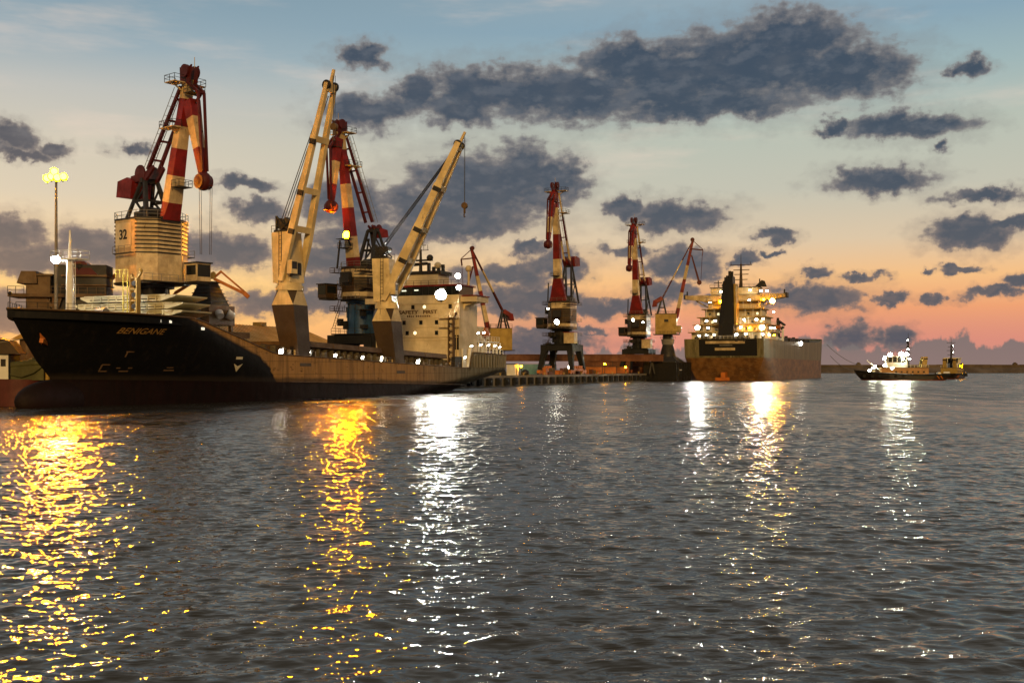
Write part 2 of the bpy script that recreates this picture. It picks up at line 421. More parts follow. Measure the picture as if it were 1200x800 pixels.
def make_hull(nx, levels, zb, zt, xs, xe, hb, x0, x1, us=None, deck_drop=1.0):
    """ship's shell as a lofted grid: local x runs from x0 to x1, -y port / +y starboard, z up"""
    us = us if us is not None else np.linspace(0, 1, nx)
    mb = MB(); nz = levels; grid = []
    for i, t in enumerate(us):
        row = []
        xn = x0+(x1-x0)*t
        for j in range(nz):
            s_ = j/(nz-1); z = zb+s_*(zt(xn)-zb)
            a, b = xs(z), xe(z)
            x = a+(b-a)*t
            row.append((x, hb(x, z), z))
        grid.append(row)
    nx = len(us)
    for sgn in (-1, 1):
        vs_ = [(x, sgn*y, z) for row in grid for x, y, z in row]
        fs = []
        for i in range(nx-1):
            for j in range(nz-1):
                q = (i*nz+j, (i+1)*nz+j, (i+1)*nz+j+1, i*nz+j+1)
                fs.append(q if sgn < 0 else q[::-1])
        mb.add(vs_, fs, 0, True)
    for i in (0, nx-1):                                   # stem and transom closures
        row = grid[i]
        vs_ = [(x, -y, z) for x, y, z in row]+[(x, y, z) for x, y, z in row]
        fs = [(j, nz+j, nz+j+1, j+1) if i == 0 else (j, j+1, nz+j+1, nz+j) for j in range(nz-1)]
        mb.add(vs_, fs, 0, False)
    top = [g[-1] for g in grid]
    vs_ = []
    for x, y, z in top: vs_ += [(x, -max(0, y-.12), z-deck_drop), (x, max(0, y-.12), z-deck_drop)]
    mb.add(vs_, [(2*i, 2*i+2, 2*i+3, 2*i+1) for i in range(nx-1)], 1)
    for sgn in (-1, 1):                                   # inner face and cap of the bulwark
        vs_ = []
        for x, y, z in top: vs_ += [(x, sgn*y, z+.01), (x, sgn*max(0, y-.2), z+.01), (x, sgn*max(0, y-.2), z-deck_drop)]
        fs = []
        for i in range(nx-1):
            for k in (0, 1):
                q = (3*i+k, 3*i+3+k, 3*i+4+k, 3*i+1+k); fs.append(q if sgn > 0 else q[::-1])
        mb.add(vs_, fs, 0)
    return mb, top

# ------------------------------------------------------------------ the setting on land
QD = Vector((.42, 1, 0)).normalized()                     # along the quay, away from the camera
QN = Vector((-QD.y, QD.x, 0))                             # landwards
Q0 = Vector((-67, 132, 0))
QZ = 2.8
QROT = math.atan2(QD.y, QD.x)
def quay_pt(d, n=0., z=QZ): p = Q0+QD*d+QN*n; return Vector((p.x, p.y, z))

def build_quay():
    mb = MB(Matrix.Translation(Q0) @ Matrix.Rotation(QROT, 4, 'Z'))
    mb.box(-90, 545, 0, 160, -4, QZ-.35, 0)
    mb.box(-90, 545, .6, 160, QZ-.346, QZ, 1)
    mb.box(-90, 545, -.12, .6, QZ-.6, QZ+.06, 0)          # coping
    for n in (2.2, 12.6):
        mb.box(-90, 545, n-.08, n+.08, QZ+.004, QZ+.07, 2)  # crane rails
    o = mb.build('quay', [M['concrete'], M['apron'], M['dark']])
    o['kind'] = 'structure'; o['label'] = 'concrete quay with crane rails running away from the camera'
build_quay()

def build_fenders():
    mb = MB()
    poly = [(-1.3,0,-.9),(1.3,0,-.9),(1.3,0,.75),(.8,0,1.0),(-.8,0,1.0),(-1.3,0,.75)]
    mb.plate(poly, .75, (0,-1,0)); mb.tube((0,-.75,0),(0,-1.0,0),.7,.62,12)
    f = None
    for k in range(40):
        p = quay_pt(118+k*5.6, -.13, 1.3)
        if f is None: o = f = mb.build('quay_fender', M['rubber'])
        else: o = f.copy(); col.objects.link(o)
        o.location = p; o.rotation_euler = (0, 0, QROT)
        tag(o, 'black rubber fender pad in the long row along the quay face', 'fender', 'fenders along the quay face')
        # mb local -y must face the water: rotate half a turn is not needed, QN is +y
build_fenders()

# bollards on the quay edge
def build_bollards():
    mb = MB(); mb.tube((0,0,0),(0,0,.45),.22,.18,10); mb.tube((0,0,.45),(0,0,.7),.34,.3,10)
    f = None
    for k in range(14):
        if f is None: o = f = mb.build('mooring_bollard', M['yellow'])
        else: o = f.copy(); col.objects.link(o)
        o.location = quay_pt(150+k*16, .35, QZ+.06)
        tag(o, 'small iron mooring bollard on the edge of the quay', 'bollard', 'bollards on the quay edge')
build_bollards()

def build_breakwater():
    t = thing('breakwater', 'long low dark breakwater with a parapet wall along the horizon at right', 'breakwater', (640, 1180, 0))
    rng = random.Random(3)
    mb = MB(); n = 150; vs_ = []
    prof = [(-16,-1),(-11,2.4),(-6,5.0),(-3,6.4),(4,6.4),(12,1),(16,-1)]
    for i in range(n+1):
        x = -460+920*i/n
        for y, z in prof: vs_.append((x, y+rng.uniform(-.8,.8), z+rng.uniform(-.5,.5)))
    k = len(prof)
    mb.add(vs_, [(i*k+j, (i+1)*k+j, (i+1)*k+j+1, i*k+j+1) for i in range(n) for j in range(k-1)], 0)
    mb.build('rock_slope', M['rock'], t)
    w = MB()
    x = -460
    while x < 460:
        l = rng.uniform(28, 60); w.box(x, min(460, x+l-.3), -2.6, .6, 6, 9.1+rng.uniform(-.15,.2)); x += l
    w.build('parapet_wall', M['rock'], t)
    for x in (-318,-268,-100,-60,44,160,262):
        b = MB(); b.box(x-2.2, x+2.2, -2.2, .4, 9, 10.6); b.box(x-1.2, x+1.2, -1.6, 0, 10.6, 11.6); b.build('lamp_base', M['rock'], t)
build_breakwater()

# ------------------------------------------------------------------ the black and brown cargo ship alongside
S = Vector((.379, .925, 0)).normalized()
SHIP_ROT = math.atan2(S.y, S.x)
def build_cargo_ship():
    t = thing('cargo_ship', 'long dark cargo ship with two cream deck cranes and a cream bridge, bow left', 'cargo ship', (-57, 128, 0), SHIP_ROT)
    ztab = interp([(-3,11.5),(5,11.3),(18,11.05),(33.5,6.75),(36,6.6),(100,4.75),(103.2,4.7),(104.4,7.9),(126,7.5)])
    stem = interp([(-2,3.0),(0,3.4),(3.4,4.2),(5.5,2.0),(8,.1),(11.5,-2.3)])
    stern = interp([(-2,106),(0,110.5),(1.6,115),(3.2,121),(4.6,126),(9,126.4)])
    def hb(x, z):
        a = max(0, x-stem(z)); fl = min(1, max(0, (z+1)/12.5))
        le = 44-26*fl**1.1
        s_ = min(1, a/le); f = 1-(1-s_)**2.1 if s_ < 1 else 1
        b = max(0, stern(z)-x); lr = 40-30*min(1, max(0, z/4.5))
        tr = .25+.62*min(1, max(0, z/4.2))
        g = min(1, b/lr); g = tr+(1-tr)*(1-(1-g)**2)
        return 9.8*f*g
    us = np.unique(np.concatenate([np.linspace(0, .15, 30), np.linspace(.15, 1, 110), (np.array([33,34.5,36,103,103.5,104,104.5])+3)/129]))
    mb, top = make_hull(0, 26, -2., ztab, stem, stern, hb, -3, 126, us)
    # hull paint: black forward, lamplight put into a weathered brown strip aft, oxide red boot-top
    m, n, b = new_mat('cargo_ship_hull_paint')
    pos = n.node('ShaderNodeTexCoord').outputs['Object']
    sp = n.node('ShaderNodeSeparateXYZ'); n.l.new(pos, sp.inputs[0]); X, Y, Z = sp.outputs
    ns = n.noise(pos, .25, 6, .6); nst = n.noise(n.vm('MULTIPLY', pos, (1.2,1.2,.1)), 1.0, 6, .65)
    lit_tan = n.mix(n.step(nst, .4, .7), (.37,.195,.055,1), (.19,.10,.032,1))
    lit_tan = n.mix(n.step(n.noise(n.vm('MULTIPLY', pos, (.5,.5,1.2)), .8, 7, .7), .58, .68), lit_tan, (.09,.035,.012,1))
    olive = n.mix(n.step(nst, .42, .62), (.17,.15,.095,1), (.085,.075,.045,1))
    lit_tan = n.mix(n.step(X, 72, 106), lit_tan, olive)
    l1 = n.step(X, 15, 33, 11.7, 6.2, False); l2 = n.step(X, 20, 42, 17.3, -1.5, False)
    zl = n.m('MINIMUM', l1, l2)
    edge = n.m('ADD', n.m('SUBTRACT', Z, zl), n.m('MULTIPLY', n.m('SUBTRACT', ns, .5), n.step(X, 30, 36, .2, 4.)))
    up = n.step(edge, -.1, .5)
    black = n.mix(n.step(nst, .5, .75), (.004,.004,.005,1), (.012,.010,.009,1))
    c = n.mix(up, black, lit_tan)
    # darker band low on the strip, above the boot-top
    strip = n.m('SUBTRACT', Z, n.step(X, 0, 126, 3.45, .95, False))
    low_band = n.m('MULTIPLY', n.step(n.m('ADD', strip, n.m('MULTIPLY', ns, .7)), 1.25, .7), .75)
    c = n.mix(low_band, c, (.022,.016,.012,1))
    red = n.mix(n.step(nst, .4, .7), (.009,.003,.0025,1), (.004,.002,.0018,1))
    bt = n.step(strip, .04, -.04)
    c = n.mix(bt, c, red)
    xz = n.node('ShaderNodeCombineXYZ'); n.put(xz.inputs[0], X); n.put(xz.inputs[1], Z)
    bk = n.node('ShaderNodeTexBrick'); n.put(bk.inputs['Vector'], xz.outputs[0]); bk.inputs['Scale'].default_value = 1; bk.inputs['Brick Width'].default_value = 6.4; bk.inputs['Row Height'].default_value = 1.9; bk.inputs['Mortar Size'].default_value = .035
    c = n.mix(n.m('MULTIPLY', bk.outputs['Fac'], .55), c, (.006,.005,.004,1))
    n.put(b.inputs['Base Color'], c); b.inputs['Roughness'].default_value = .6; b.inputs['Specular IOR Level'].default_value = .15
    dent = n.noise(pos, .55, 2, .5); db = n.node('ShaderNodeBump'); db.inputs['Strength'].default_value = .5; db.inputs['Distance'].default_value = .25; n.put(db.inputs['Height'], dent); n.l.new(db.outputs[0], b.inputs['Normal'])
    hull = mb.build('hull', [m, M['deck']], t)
    # bulb
    bl = MB(); bl.ball((5.0,0,.75), 2.6, 0, 24, 14, (2.3,.85,1.0)); bl.build('bulbous_bow', paint('bulb_oxide_red', (.012,.0035,.0025), .7, .4), t)
    # rubbing strake along the boot-top and sheer cap
    st = MB()
    pts = [(x, -(hb(x, 3.5-.02*x)+.05), 3.5-.02*x) for x in np.linspace(40, 112, 25)]
    st.path(pts, .09, 5); st.build('rubbing_strake', M['brown'], t)
    cap = MB()
    for sgn in (-1, 1): cap.path([(x, sgn*y, z+.05) for x, y, z in top[::2]], .11, 5)
    cap.build('bulwark_rail', M['brown'], t)
    stf = MB()
    for x in np.arange(106, 126, 1.45): stf.box(x-.06, x+.06, -hb(x, 5)-.22, -hb(x, 5)+.1, 4.9, 7.45)
    stf.build('stern_frames', M['grey'], t)
    # name on the bow, following the flare
    me = text_mesh('BENIGANE', .98, shear=.3, bold=.012, sx=1.22)
    for v in me.vertices:
        x = 11.2+v.co.x; z = 9.2+v.co.y; v.co = (x, -(hb(x, z)+.05), z)
    me.materials.clear(); me.materials.append(paint('bow_lettering', (.30,.17,.05), .5, .2))
    o = bpy.data.objects.new('name_lettering', me); col.objects.link(o); o.parent = t
    # marks on the bow: bulb mark, thruster mark, load arrow
    fmk = paint('faded_mark_paint', (.16,.10,.06), .5, .4)
    def mark(x, z, w, h):
        mk = MB(); mk.plate([(x-w/2, -(hb(x-w/2,z-h/2)+.04), z-h/2), (x+w/2, -(hb(x+w/2,z-h/2)+.04), z-h/2), (x+w/2, -(hb(x+w/2,z+h/2)+.04), z+h/2), (x-w/2, -(hb(x-w/2,z+h/2)+.04), z+h/2)], .03, (0,-1,0)); mk.build('bow_mark', fmk, t)
    for x, z, w, h in ((9.2,4.3,.9,.16),(9.2,5.1,.9,.14),(8.8,4.7,.16,.8),(10.8,4.7,.45,.14),(11.6,4.3,1.1,.16),(12.2,4.7,.5,.16),(17.3,4.4,1.4,.14),(17.3,4.75,.9,.12),(11.2,6.7,.9,.14),(10.9,6.35,.14,.6)): mark(x, z, w, h)
    ar = MB()
    y_ = lambda x, z: -(hb(x, z)+.05)
    ar.plate([(27.3,y_(27.3,5.3),5.3),(28.1,y_(28.1,4.2),4.2),(29.0,y_(29,5.3),5.3),(28.1,y_(28.1,4.95),4.95)], .03, (0,-1,0))
    ar.plate([(27.5,y_(27.5,5.9),5.9),(28.8,y_(28.8,5.9),5.9),(28.8,y_(28.8,6.25),6.25),(27.5,y_(27.5,6.25),6.25)], .03, (0,-1,0))
    ar.build('tug_push_mark', paint('pale_mark_paint', (.62,.55,.38), .5, .2), t)
    an = MB(); an.bar((.8,-.9,10.3),(1.9,-1.3,7.6),.5,.4); an.bar((1.0,-1.8,7.9),(2.9,-.9,7.5),.45,.5); an.build('anchor', M['orange'], t)  # lamplight on the anchor put into its orange colour
    # hawse openings along the forecastle bulwark, lamplight put in as glowing plates
    hm = glow('lamplit_hawse_opening', (1,.95,.75), .8)
    for x, w in ((1.6,.5),(7.8,1.0),(9.0,.9),(13.2,.8),(14.4,.6),(20.2,.7)):
        z = ztab(x)-.62; y = -(hb(x, z)+.04)
        hz = MB(); hz.plate([(x-w/2,y,z-.17),(x+w/2,y,z-.17),(x+w/2,y,z+.17),(x-w/2,y,z+.17)], .02, (0,-1,0)); hz.build('hawse_opening', hm, t)
    # forecastle: foremast, rails, windlass, bow staff
    fm = MB()
    fm.tube((7.3,0,10),(7.3,0,18.2),.52,.42,12); fm.tube((7.3,0,18.2),(7.3,0,21.6),.22,.10,8)
    fm.box(6.3,8.3,-2.1,2.1,17.9,18.05); fm.rail([(6.3,-2.1,18.05),(8.3,-2.1,18.05),(8.3,2.1,18.05),(6.3,2.1,18.05),(6.3,-2.1,18.05)], 1., 1.1)
    fm.bar((7.3,0,17.6),(7.2,2.2,18.4),.16); fm.ladder((7.0,-.85,10),(7.0,-.85,17.9),.55,(1,0,0),.9,.05)
    for z in (11.5,13,14.5,16,17.4): fm.bar((7.1,-.3,z),(7.0,-.95,z),.07)
    fm.build('foremast', M['white'], t)
    bulb(t, (6.7,1.7,18.0), .5, M['foremast_lamp'])
    flood(t, (7.9,-.9,17.2), (.85,-.1,-.42), .34, M['flood'])  # added lamp, hidden from view, aimed aft to brighten the hatch stack
    br = MB()
    br.rail([(-1.6,-.6,11.3),(1.2,-2.6,11.3),(4,-4.4,11.3)], 1.0, 1.1); br.rail([(-1.6,.6,11.3),(1.2,2.6,11.3),(4,4.4,11.3)], 1.0, 1.1)
    br.tube((-1.9,0,11.3),(-1.9,0,13.2),.06); br.ball((-1.9,0,13.3),.22)
    br.build('bow_railing', M['dark'], t)
    wl = MB(); wl.box(8,11,-3,3,10.2,11.4); wl.tube((9.5,-3.6,11.4),(9.5,-2.2,11.4),.7,.7,10); wl.tube((9.5,2.2,11.4),(9.5,3.6,11.4),.7,.7,10); wl.build('windlass', M['grey'], t)
    # hatch covers stacked on the forward end are their own things; here the cradle posts they lean on
    def disc_post(x, y, z0, z1, n0):
        p = MB()
        p.box(x-.35,x+.35,y-.62,y-.42,z0,z1); p.box(x-.35,x+.35,y+.42,y+.62,z0,z1)
        nb = n0+1
        for k in range(nb+1):
            z = z0+(z1-z0)*k/nb; p.box(x-.3,x+.3,y-.42,y+.42,z-.09,z+.09)
        p.bar((x,y-.5,z1),(x,y-1.0,z1+.7),.25); p.ball((x,y-1.0,z1+.9),.28,0,8,5); p.bar((x,y+.5,z1),(x,y+.5,z1+.5),.3)
        o_ = p.build('lashing_post', M['yellow'] if n0 < 4 else M['brown'], t)
        for k in range(nb):
            z = z0+(z1-z0)*(k+.5)/nb; q = MB(); q.tube((x-.20,y,z),(x-.26,y,z),.34,.34,14)
            q.build('post_disc', M['cream'] if n0 >= 4 else M['dark'], o_)
    disc_post(14.6,-3.6,10.4,16.2,3)
    disc_post(99.0,-8.1,5.0,14.6,6)
    yl = MB(); yl.ladder((14.0,-2.6,10.4),(14.0,-2.6,16.6),.7,(0,1,0),.8,.07); yl.rail([(13.6,-3.4,16.2),(13.6,-1.4,16.2)],1,.6); yl.build('yellow_ladder', paint('bright_yellow_paint', (.6,.5,.08), .5, .2), t)
    # break of the forecastle: lit doors and stores along the sloping part
    fb = MB(); fb.box(21,33,-6.8,6.5,5,9.6); fb.box(20,27,-7.4,7,9.6,10.3); fb.box(27,33.5,-7.6,-6.0,8.9,9.7); fb.build('forecastle_house', M['brown'], t)
    fd = MB()
    for x in (22.5,26.2,30.2): fd.box(x,x+.9,-6.88,-6.8,7.5,9.2)
    fd.build('door', M['dark'], t)
    for x, z, r in ((23.6,8.7,.42),(25.4,8.6,.5),(29.6,8.4,.28)): flood(t, (x,-7.35,z), (.1,-1,-.3), r, M['flood_soft'])
    # cargo deck: coaming, covers, stays, rail stanchions, lamps
    cg = MB()
    zc = lambda x: ztab(x)-1.0
    for x0, x1 in ((36.5,41.5),(47,71),(78.5,97)):
        z0, z1 = zc(x0), zc(x1)
        cg.hexa([(x0,-7.3,z0-.2),(x1,-7.3,z1-.2),(x1,7.3,z1-.2),(x0,7.3,z0-.2),(x0,-7.3,z0+2.7),(x1,-7.3,z1+2.7),(x1,7.3,z1+2.7),(x0,7.3,z0+2.7)], 0)
        n_ = int((x1-x0)/1.9)
        for k in range(n_+1):
            x = x0+(x1-x0)*k/n_; z = zc(x); cg.box(x-.09,x+.09,-8.15,-7.3,z,z+2.5,1)
    cg.build('hatch_coaming', [M['brown'], M['deck']], t)
    hc = MB()
    for x0, x1 in ((47,55),(55.2,63),(63.2,71),(78.5,87.5),(87.8,97)):
        z0, z1 = zc(x0)+2.75, zc(x1)+2.75
        hc.hexa([(x0,-8.2,z0),(x1,-8.2,z1),(x1,8.2,z1),(x0,8.2,z0),(x0,-8.0,z0+.85),(x1,-8.0,z1+.85),(x1,8.0,z1+.85),(x0,8.0,z0+.85)], 0)
    hc.build('hatch_cover', M['brown'], t)
    sr = MB()
    for a, b_ in ((36,44),(46,73),(76,101)):
        sr.rail([(a,-hb(a,5)+.3,ztab(a)+.05),(b_,-hb(b_,5)+.3,ztab(b_)+.05)], .95, 1.6, .04)
    sr.build('deck_railing', M['brown'], t)
    for x, r, k in ((40.0,.55,'flood_mid'),(47.4,.55,'flood_mid'),(55.2,.42,'flood_soft'),(63.8,.42,'flood_soft'),(70.2,.5,'flood_soft'),(84.0,.62,'flood_mid')):
        flood(t, (x,-8.35,zc(x)+1.7), (.0,-1,-.25), r, M[k])
    vt = MB()
    rr = random.Random(4)
    for k in range(26):
        x = 37+k*2.45
        if 42 < x < 46.5 or 72.5 < x < 77: continue
        z = zc(x); h = rr.uniform(.8,2.1); w = rr.uniform(.15,.4)
        if rr.random() < .5: vt.tube((x,-8.6,z),(x,-8.6,z+h),w*.6,w*.6,8); vt.ball((x,-8.6,z+h),w*.95,0,8,5)
        else: vt.box(x-w,x+w,-8.8,-8.4,z,z+h)
    vt.build('deck_vents', M['grey'], t)
    # two deck cranes
    def deck_crane(x, z0, boom_dir, reach, ztip, cables, foot_drop, gw, gh, sep):
        p = MB()
        yb, yt = -8.4, -7.0
        p.hexa([(x-1.5,yb-1.45,z0-1.2),(x+1.5,yb-1.45,z0-1.2),(x+1.5,yb+1.45,z0-1.2),(x-1.5,yb+1.45,z0-1.2),
                (x-1.95,yt-1.9,z0+8.0),(x+1.95,yt-1.9,z0+8.0),(x+1.95,yt+1.9,z0+8.0),(x-1.95,yt+1.9,z0+8.0)], 0)
        sq = [(x-1.95,yt-1.9,z0+8.0),(x+1.95,yt-1.9,z0+8.0),(x+1.95,yt+1.9,z0+8.0),(x-1.95,yt+1.9,z0+8.0)]
        oc = [(x+2.0*math.cos(R(a)), yt+2.0*math.sin(R(a)), z0+10.2) for a in (-112.5,-67.5,-22.5,22.5,67.5,112.5,157.5,202.5)]
        vs_ = sq+oc
        p.add(vs_, [(0,1,5,4),(1,2,7,6),(2,3,9,8),(3,0,11,10)], 1)
        p.add(vs_, [(1,6,5),(2,8,7),(3,10,9),(0,4,11)], 0)
        p.tube((x,yt,z0+10.2),(x,yt,z0+10.9),2.1,2.1,20,2); p.tube((x,yt,z0+10.9),(x,yt,z0+11.4),1.9,1.9,20,2)
        p.box(x-1.62,x-1.5,yb-.7,yb+.5,z0-.9,z0+3.2,2); p.box(x-1.68,x-1.62,yb-.4,yb+.25,z0-.9,z0+1.8,3)
        ped = p.build('crane_pedestal', [M['pedestal'], M['crane_cream'], M['crane_cream'], M['black']], t)
        A = math.atan2(boom_dir[1], boom_dir[0])
        T = Matrix.Translation((x,yt,z0+11.4)) @ Matrix.Rotation(A, 4, 'Z')
        h = MB(T)
        h.hexa([(-1.9,-1.6,0),(1.5,-1.6,0),(1.5,1.6,0),(-1.9,1.6,0),(-2.2,-1.6,7.6),(.9,-1.6,7.6),(.9,1.6,7.6),(-2.2,1.6,7.6)], 0)
        h.box(1.5,1.58,-.8,.8,1.2,3.0,1); h.box(-2.21,-2.15,-1.1,1.1,3,6.5,1)
        h.box(-2.0,.5,-1.3,1.3,7.6,8.0,1)
        h.tube((-.9,-1.1,8.9),(-.9,1.1,8.9),.85,.85,14,1); h.tube((.1,-1.0,9.3),(.1,1.0,9.3),.55,.55,12,1)
        h.box(-1.7,-1.4,-1.3,-1.05,8,10.1,1); h.box(-1.7,-1.4,1.05,1.3,8,10.1,1); h.bar((-1.5,-1.2,10),(.5,-1.2,8.1),.2,m=1); h.bar((-1.5,1.2,10),(.5,1.2,8.1),.2,m=1)
        h.rail([(-2.2,-1.6,7.6),(.9,-1.6,7.6)],1,1,.04,1); h.rail([(-2.2,1.6,7.6),(.9,1.6,7.6)],1,1,.04,1)
        h.box(1.5,2.3,-2.4,-.9,1.0,1.15,1); h.box(1.5,2.4,-2.3,-1.0,1.2,3.2,0)     # operator's cab
        h.box(2.4,2.43,-2.2,-1.1,1.9,3.0,1)
        h.ladder((-.3,-1.8,-3),(-.3,-1.8,7.6),.5,(1,0,0),.6,.05,1)
        h.build('crane_house', [M['crane_cream'], M['dark']], ped)
        zt_ = ztip-(z0+11.4)
        f0 = Vector((.2,0,foot_drop)); tip = Vector((reach,0,zt_)); d = (tip-f0).normalized(); L = (tip-f0).length
        bo = MB(T)
        for s_ in (-1, 1):
            a = f0+Vector((0,s_*(sep+.1),0)); mid = f0+d*L*.2+Vector((0,s_*sep,0)); top_ = f0+d*L*.97+Vector((0,s_*sep*.42,0))
            bo.bar(a, mid, .4, .8, gw, gh, (0,1,0)); bo.bar(mid, top_, gw, gh, gw*.75, gh*.58, (0,1,0))
        for q, w in ((.26,2*sep+.4),(.45,1.8*sep+.3),(.70,1.4*sep+.3)):
            c0 = f0+d*L*q; bo.bar(c0-Vector((0,w/2,0)), c0+Vector((0,w/2,0)), .9, gh*.9, side=d, m=0)
            bo.bar(c0-Vector((0,w/2+.15,.5)), c0-Vector((0,w/2-.1,.5)), .8, gh*.9, side=d, m=1)
        hd = f0+d*L*.95
        bo.bar(hd-Vector((0,.95,0)), hd+Vector((0,.95,0)), 1.2, 1.0, side=d, m=0)
        for s_ in (-1, 1): bo.tube(hd+d*.3+Vector((0,s_*1.1,0)), hd+d*.3+Vector((0,s_*.75,0)), .72,.72,14,1)
        bo.bar(hd, f0+d*(L+1.2), .5, .5, .3, .4, (0,1,0))
        boom = bo.build('boom', [M['crane_cream'], M['dark']], ped)
        ca = MB(T)
        for s_ in (-.8,-.3,.3,.8): ca.tube((-.9,s_,9.5), f0+d*L*.9+Vector((-.3,s_*.6,.5)), .065,.065,4,0,False)
        hk = f0+d*(L+.3)
        for s_ in (-.25,.25): ca.tube(hk+Vector((.3,s_,0)), hk+Vector((.3,s_*.6,-cables)), .04,.04,4,0,False)
        ca.build('hoist_wire', M['wire'], ped)
        hb_ = MB(T); q = hk+Vector((.3,0,-cables))
        hb_.tube(q+Vector((0,-.28,0)), q+Vector((0,.28,0)), .55,.55,14); hb_.bar(q, q-Vector((0,0,1.3)), .35,.3); hb_.path([q-Vector((0,0,1.2)),q-Vector((0,.35,1.6)),q-Vector((0,.2,2.0)),q-Vector((0,-.2,1.9))],.12,6)
        hb_.build('hook_block', M['brown'], ped)
    Ri = Matrix.Rotation(-SHIP_ROT, 3, 'Z')
    d1 = Ri @ Vector((.87,-.5,0)); d2 = Ri @ Vector((.97,-.24,0))
    deck_crane(44.4, 6.2, d1, 8.2, 47.6, 7.6, .2, .72, 1.15, 2.05)
    deck_crane(74.8, 5.0, d2, 13.9, 44.7, 12.0, .2, .8, 1.7, 2.05)
    # superstructure
    sp_ = MB()
    sp_.box(100.4,109,-9.2,9.6,4,17.6,0); sp_.box(109,118,-7,8,4,13.5,0)
    sp_.box(100.2,108,-9.2,9.6,17.604,19.3,0); sp_.box(101.2,107,-12.6,-9.204,17.9,19.0,0); sp_.box(101.2,107,9.604,12.6,17.9,19.0,0)
    sp_.hexa([(102.4,-9.204,16.2),(104.6,-9.204,16.2),(104.6,-9.204,17.9),(102.4,-9.204,17.9),(102.4,-9.6,17.2),(104.6,-9.6,17.2),(104.6,-12.2,17.9),(102.4,-12.2,17.9)], 0)
    for z in (10.3,12.9,14.7): sp_.box(100.33,100.4,-9.2,9.6,z-.04,z+.04,1)
    for y in (-8.6,-7.7): sp_.tube((100.3,y,6),(100.3,y,17),.09,.09,6,1)
    sp_.build('accommodation_block', [M['cream_wall'], M['cream']], t)
    br = MB(); br.box(100.6,107.5,-9.0,9.4,19.304,21.1,0); br.box(100.4,107.8,-9.4,9.8,21.1,21.4,1)
    br.box(101.0,107.2,-12.8,-9.41,19.0,19.2,1)
    for y in np.arange(-8.8,9.5,1.3): br.box(100.54,100.6,y-.06,y+.06,19.4,21.05,2)
    br.build('wheelhouse', [M['glass'], M['red'], M['dark']], t)
    wl_ = MB()
    for y, w, z in ((8.0,.8,20.2),(3.2,1.0,20.35),(.4,.9,20.4),(-5.3,1.0,20.5)): wl_.box(100.48,100.535,y-w/2,y+w/2,z-.12,z+.12)
    wl_.build('lit_window', glow('lamp_seen_in_window', (.9,1,.8), 1.0), t)
    tp = MB(); tp.box(101.5,106.5,-4.0,3.6,21.404,23.6,0); tp.box(101.3,106.7,-4.6,4.2,23.6,24.3,1); tp.rail([(100.6,-9,21.4),(100.6,9.5,21.4)],.9,1.6,.04,1)
    rr = random.Random(9)
    for y in (-4.2,-3.2,-2.1,-1.0): tp.box(103,103.7,y-.25,y+.25,24.3,24.3+rr.uniform(.8,2.0),1)
    tp.ball((103.4,-3.0,25.5),.75,0); tp.tube((102.4,5.2,21.4),(102.4,5.2,23.2),.25,.2,8,1); tp.box(102.0,102.9,4.7,5.7,23.2,23.6,1)
    tp.tube((107,-8.2,21.4),(107,-8.2,24.5),.25,.25,8,0); tp.ball((107,-8.2,25.0),.7,0)
    tp.build('monkey_island', [M['cream_wall'], M['dark']], t)
    mm = MB()
    mm.tube((104,1.2,24.3),(104,1.2,29.0),.4,.22,8); mm.tube((104,1.2,29),(104,1.2,31.4),.1,.05,6)
    mm.box(103.6,104.4,-1.4,3.6,26.6,26.9); mm.ball((104,-.9,27.2),.7,0,10,6); mm.bar((103.2,-.6,26.0),(104.8,3.2,26.0),.5,.6); mm.box(103.6,104.4,2.6,4.2,27.0,27.8)
    for z, w in ((28.8,1.8),(29.8,1.2),(30.5,.8)): mm.bar((104,1.2-w,z),(104,1.2+w,z),.12)
    for y in (-.4,.5,2.0,2.8): mm.tube((104,y,28.8),(104,y,30.0+.3*y),.05,.05,4)
    mm.build('radar_mast', M['dark'], t)
    for (y, z, r, k) in ((-5.7,19.4,.95,'flood'),(-9.6,20.6,.5,'flood_mid'),(-9.4,22.9,.5,'flood_mid')):
        flood(t, (99.3,y,z), (-.9,-.35,-.36), r, M[k])
    W = [(y,z) for y, z in ((1.1,17.0),(-7.2,17.0),(3.1,13.9),(-.7,13.9),(-4.2,13.9),(-7.2,13.9),(2.4,11.8),(-4.2,11.8),(6.4,13.9))]
    for y, z in W:
        w = MB(); w.box(100.32,100.4,y-.36,y+.36,z-.42,z+.42); fr = w.build('window', M['dark'], t)
        q = MB(); q.box(100.29,100.32,y-.28,y+.28,z-.34,z+.34); q.build('pane', M['glass'], fr)
    for y, z in ((-1.5,17.0),(.6,11.8)):
        w = MB(); w.tube((100.4,y,z),(100.32,y,z),.45,.45,14); fr = w.build('window', M['cream'], t)
        q = MB(); q.tube((100.32,y,z),(100.29,y,z),.36,.36,14); q.build('pane', M['lit'], fr)
    fr_ = MB()
    for z in (12.85,14.65): fr_.rail([(99.6,-9.2,z),(99.6,-5.0,z)],.9,1.2,.035); fr_.box(99.55,100.33,-9.2,-5.0,z-.08,z)
    for y in (8.4,5.9): fr_.tube((100.28,y,5),(100.28,y,17.5),.06,.06,5)
    fr_.bar((100.3,8.8,10.9),(100.3,-9.0,10.9),.12); fr_.box(99.9,100.33,4.2,5.2,12.9,13.4)
    fr_.build('facade_fittings', M['cream'], t)
    d_ = MB(); d_.box(100.3,100.4,-9.1,-8.0,8.4,11.3); d_.build('door', M['black'], t)
    lm = paint('facade_lettering', (.10,.05,.02), .6, .2)
    letter('SAFETY   FIRST', 1.0, frame((100.36,0.0,15.95),(0,-1,0),(0,0,1)), lm, t, bold=.03, sx=1.32)
    sl = MB(); rr = random.Random(2)
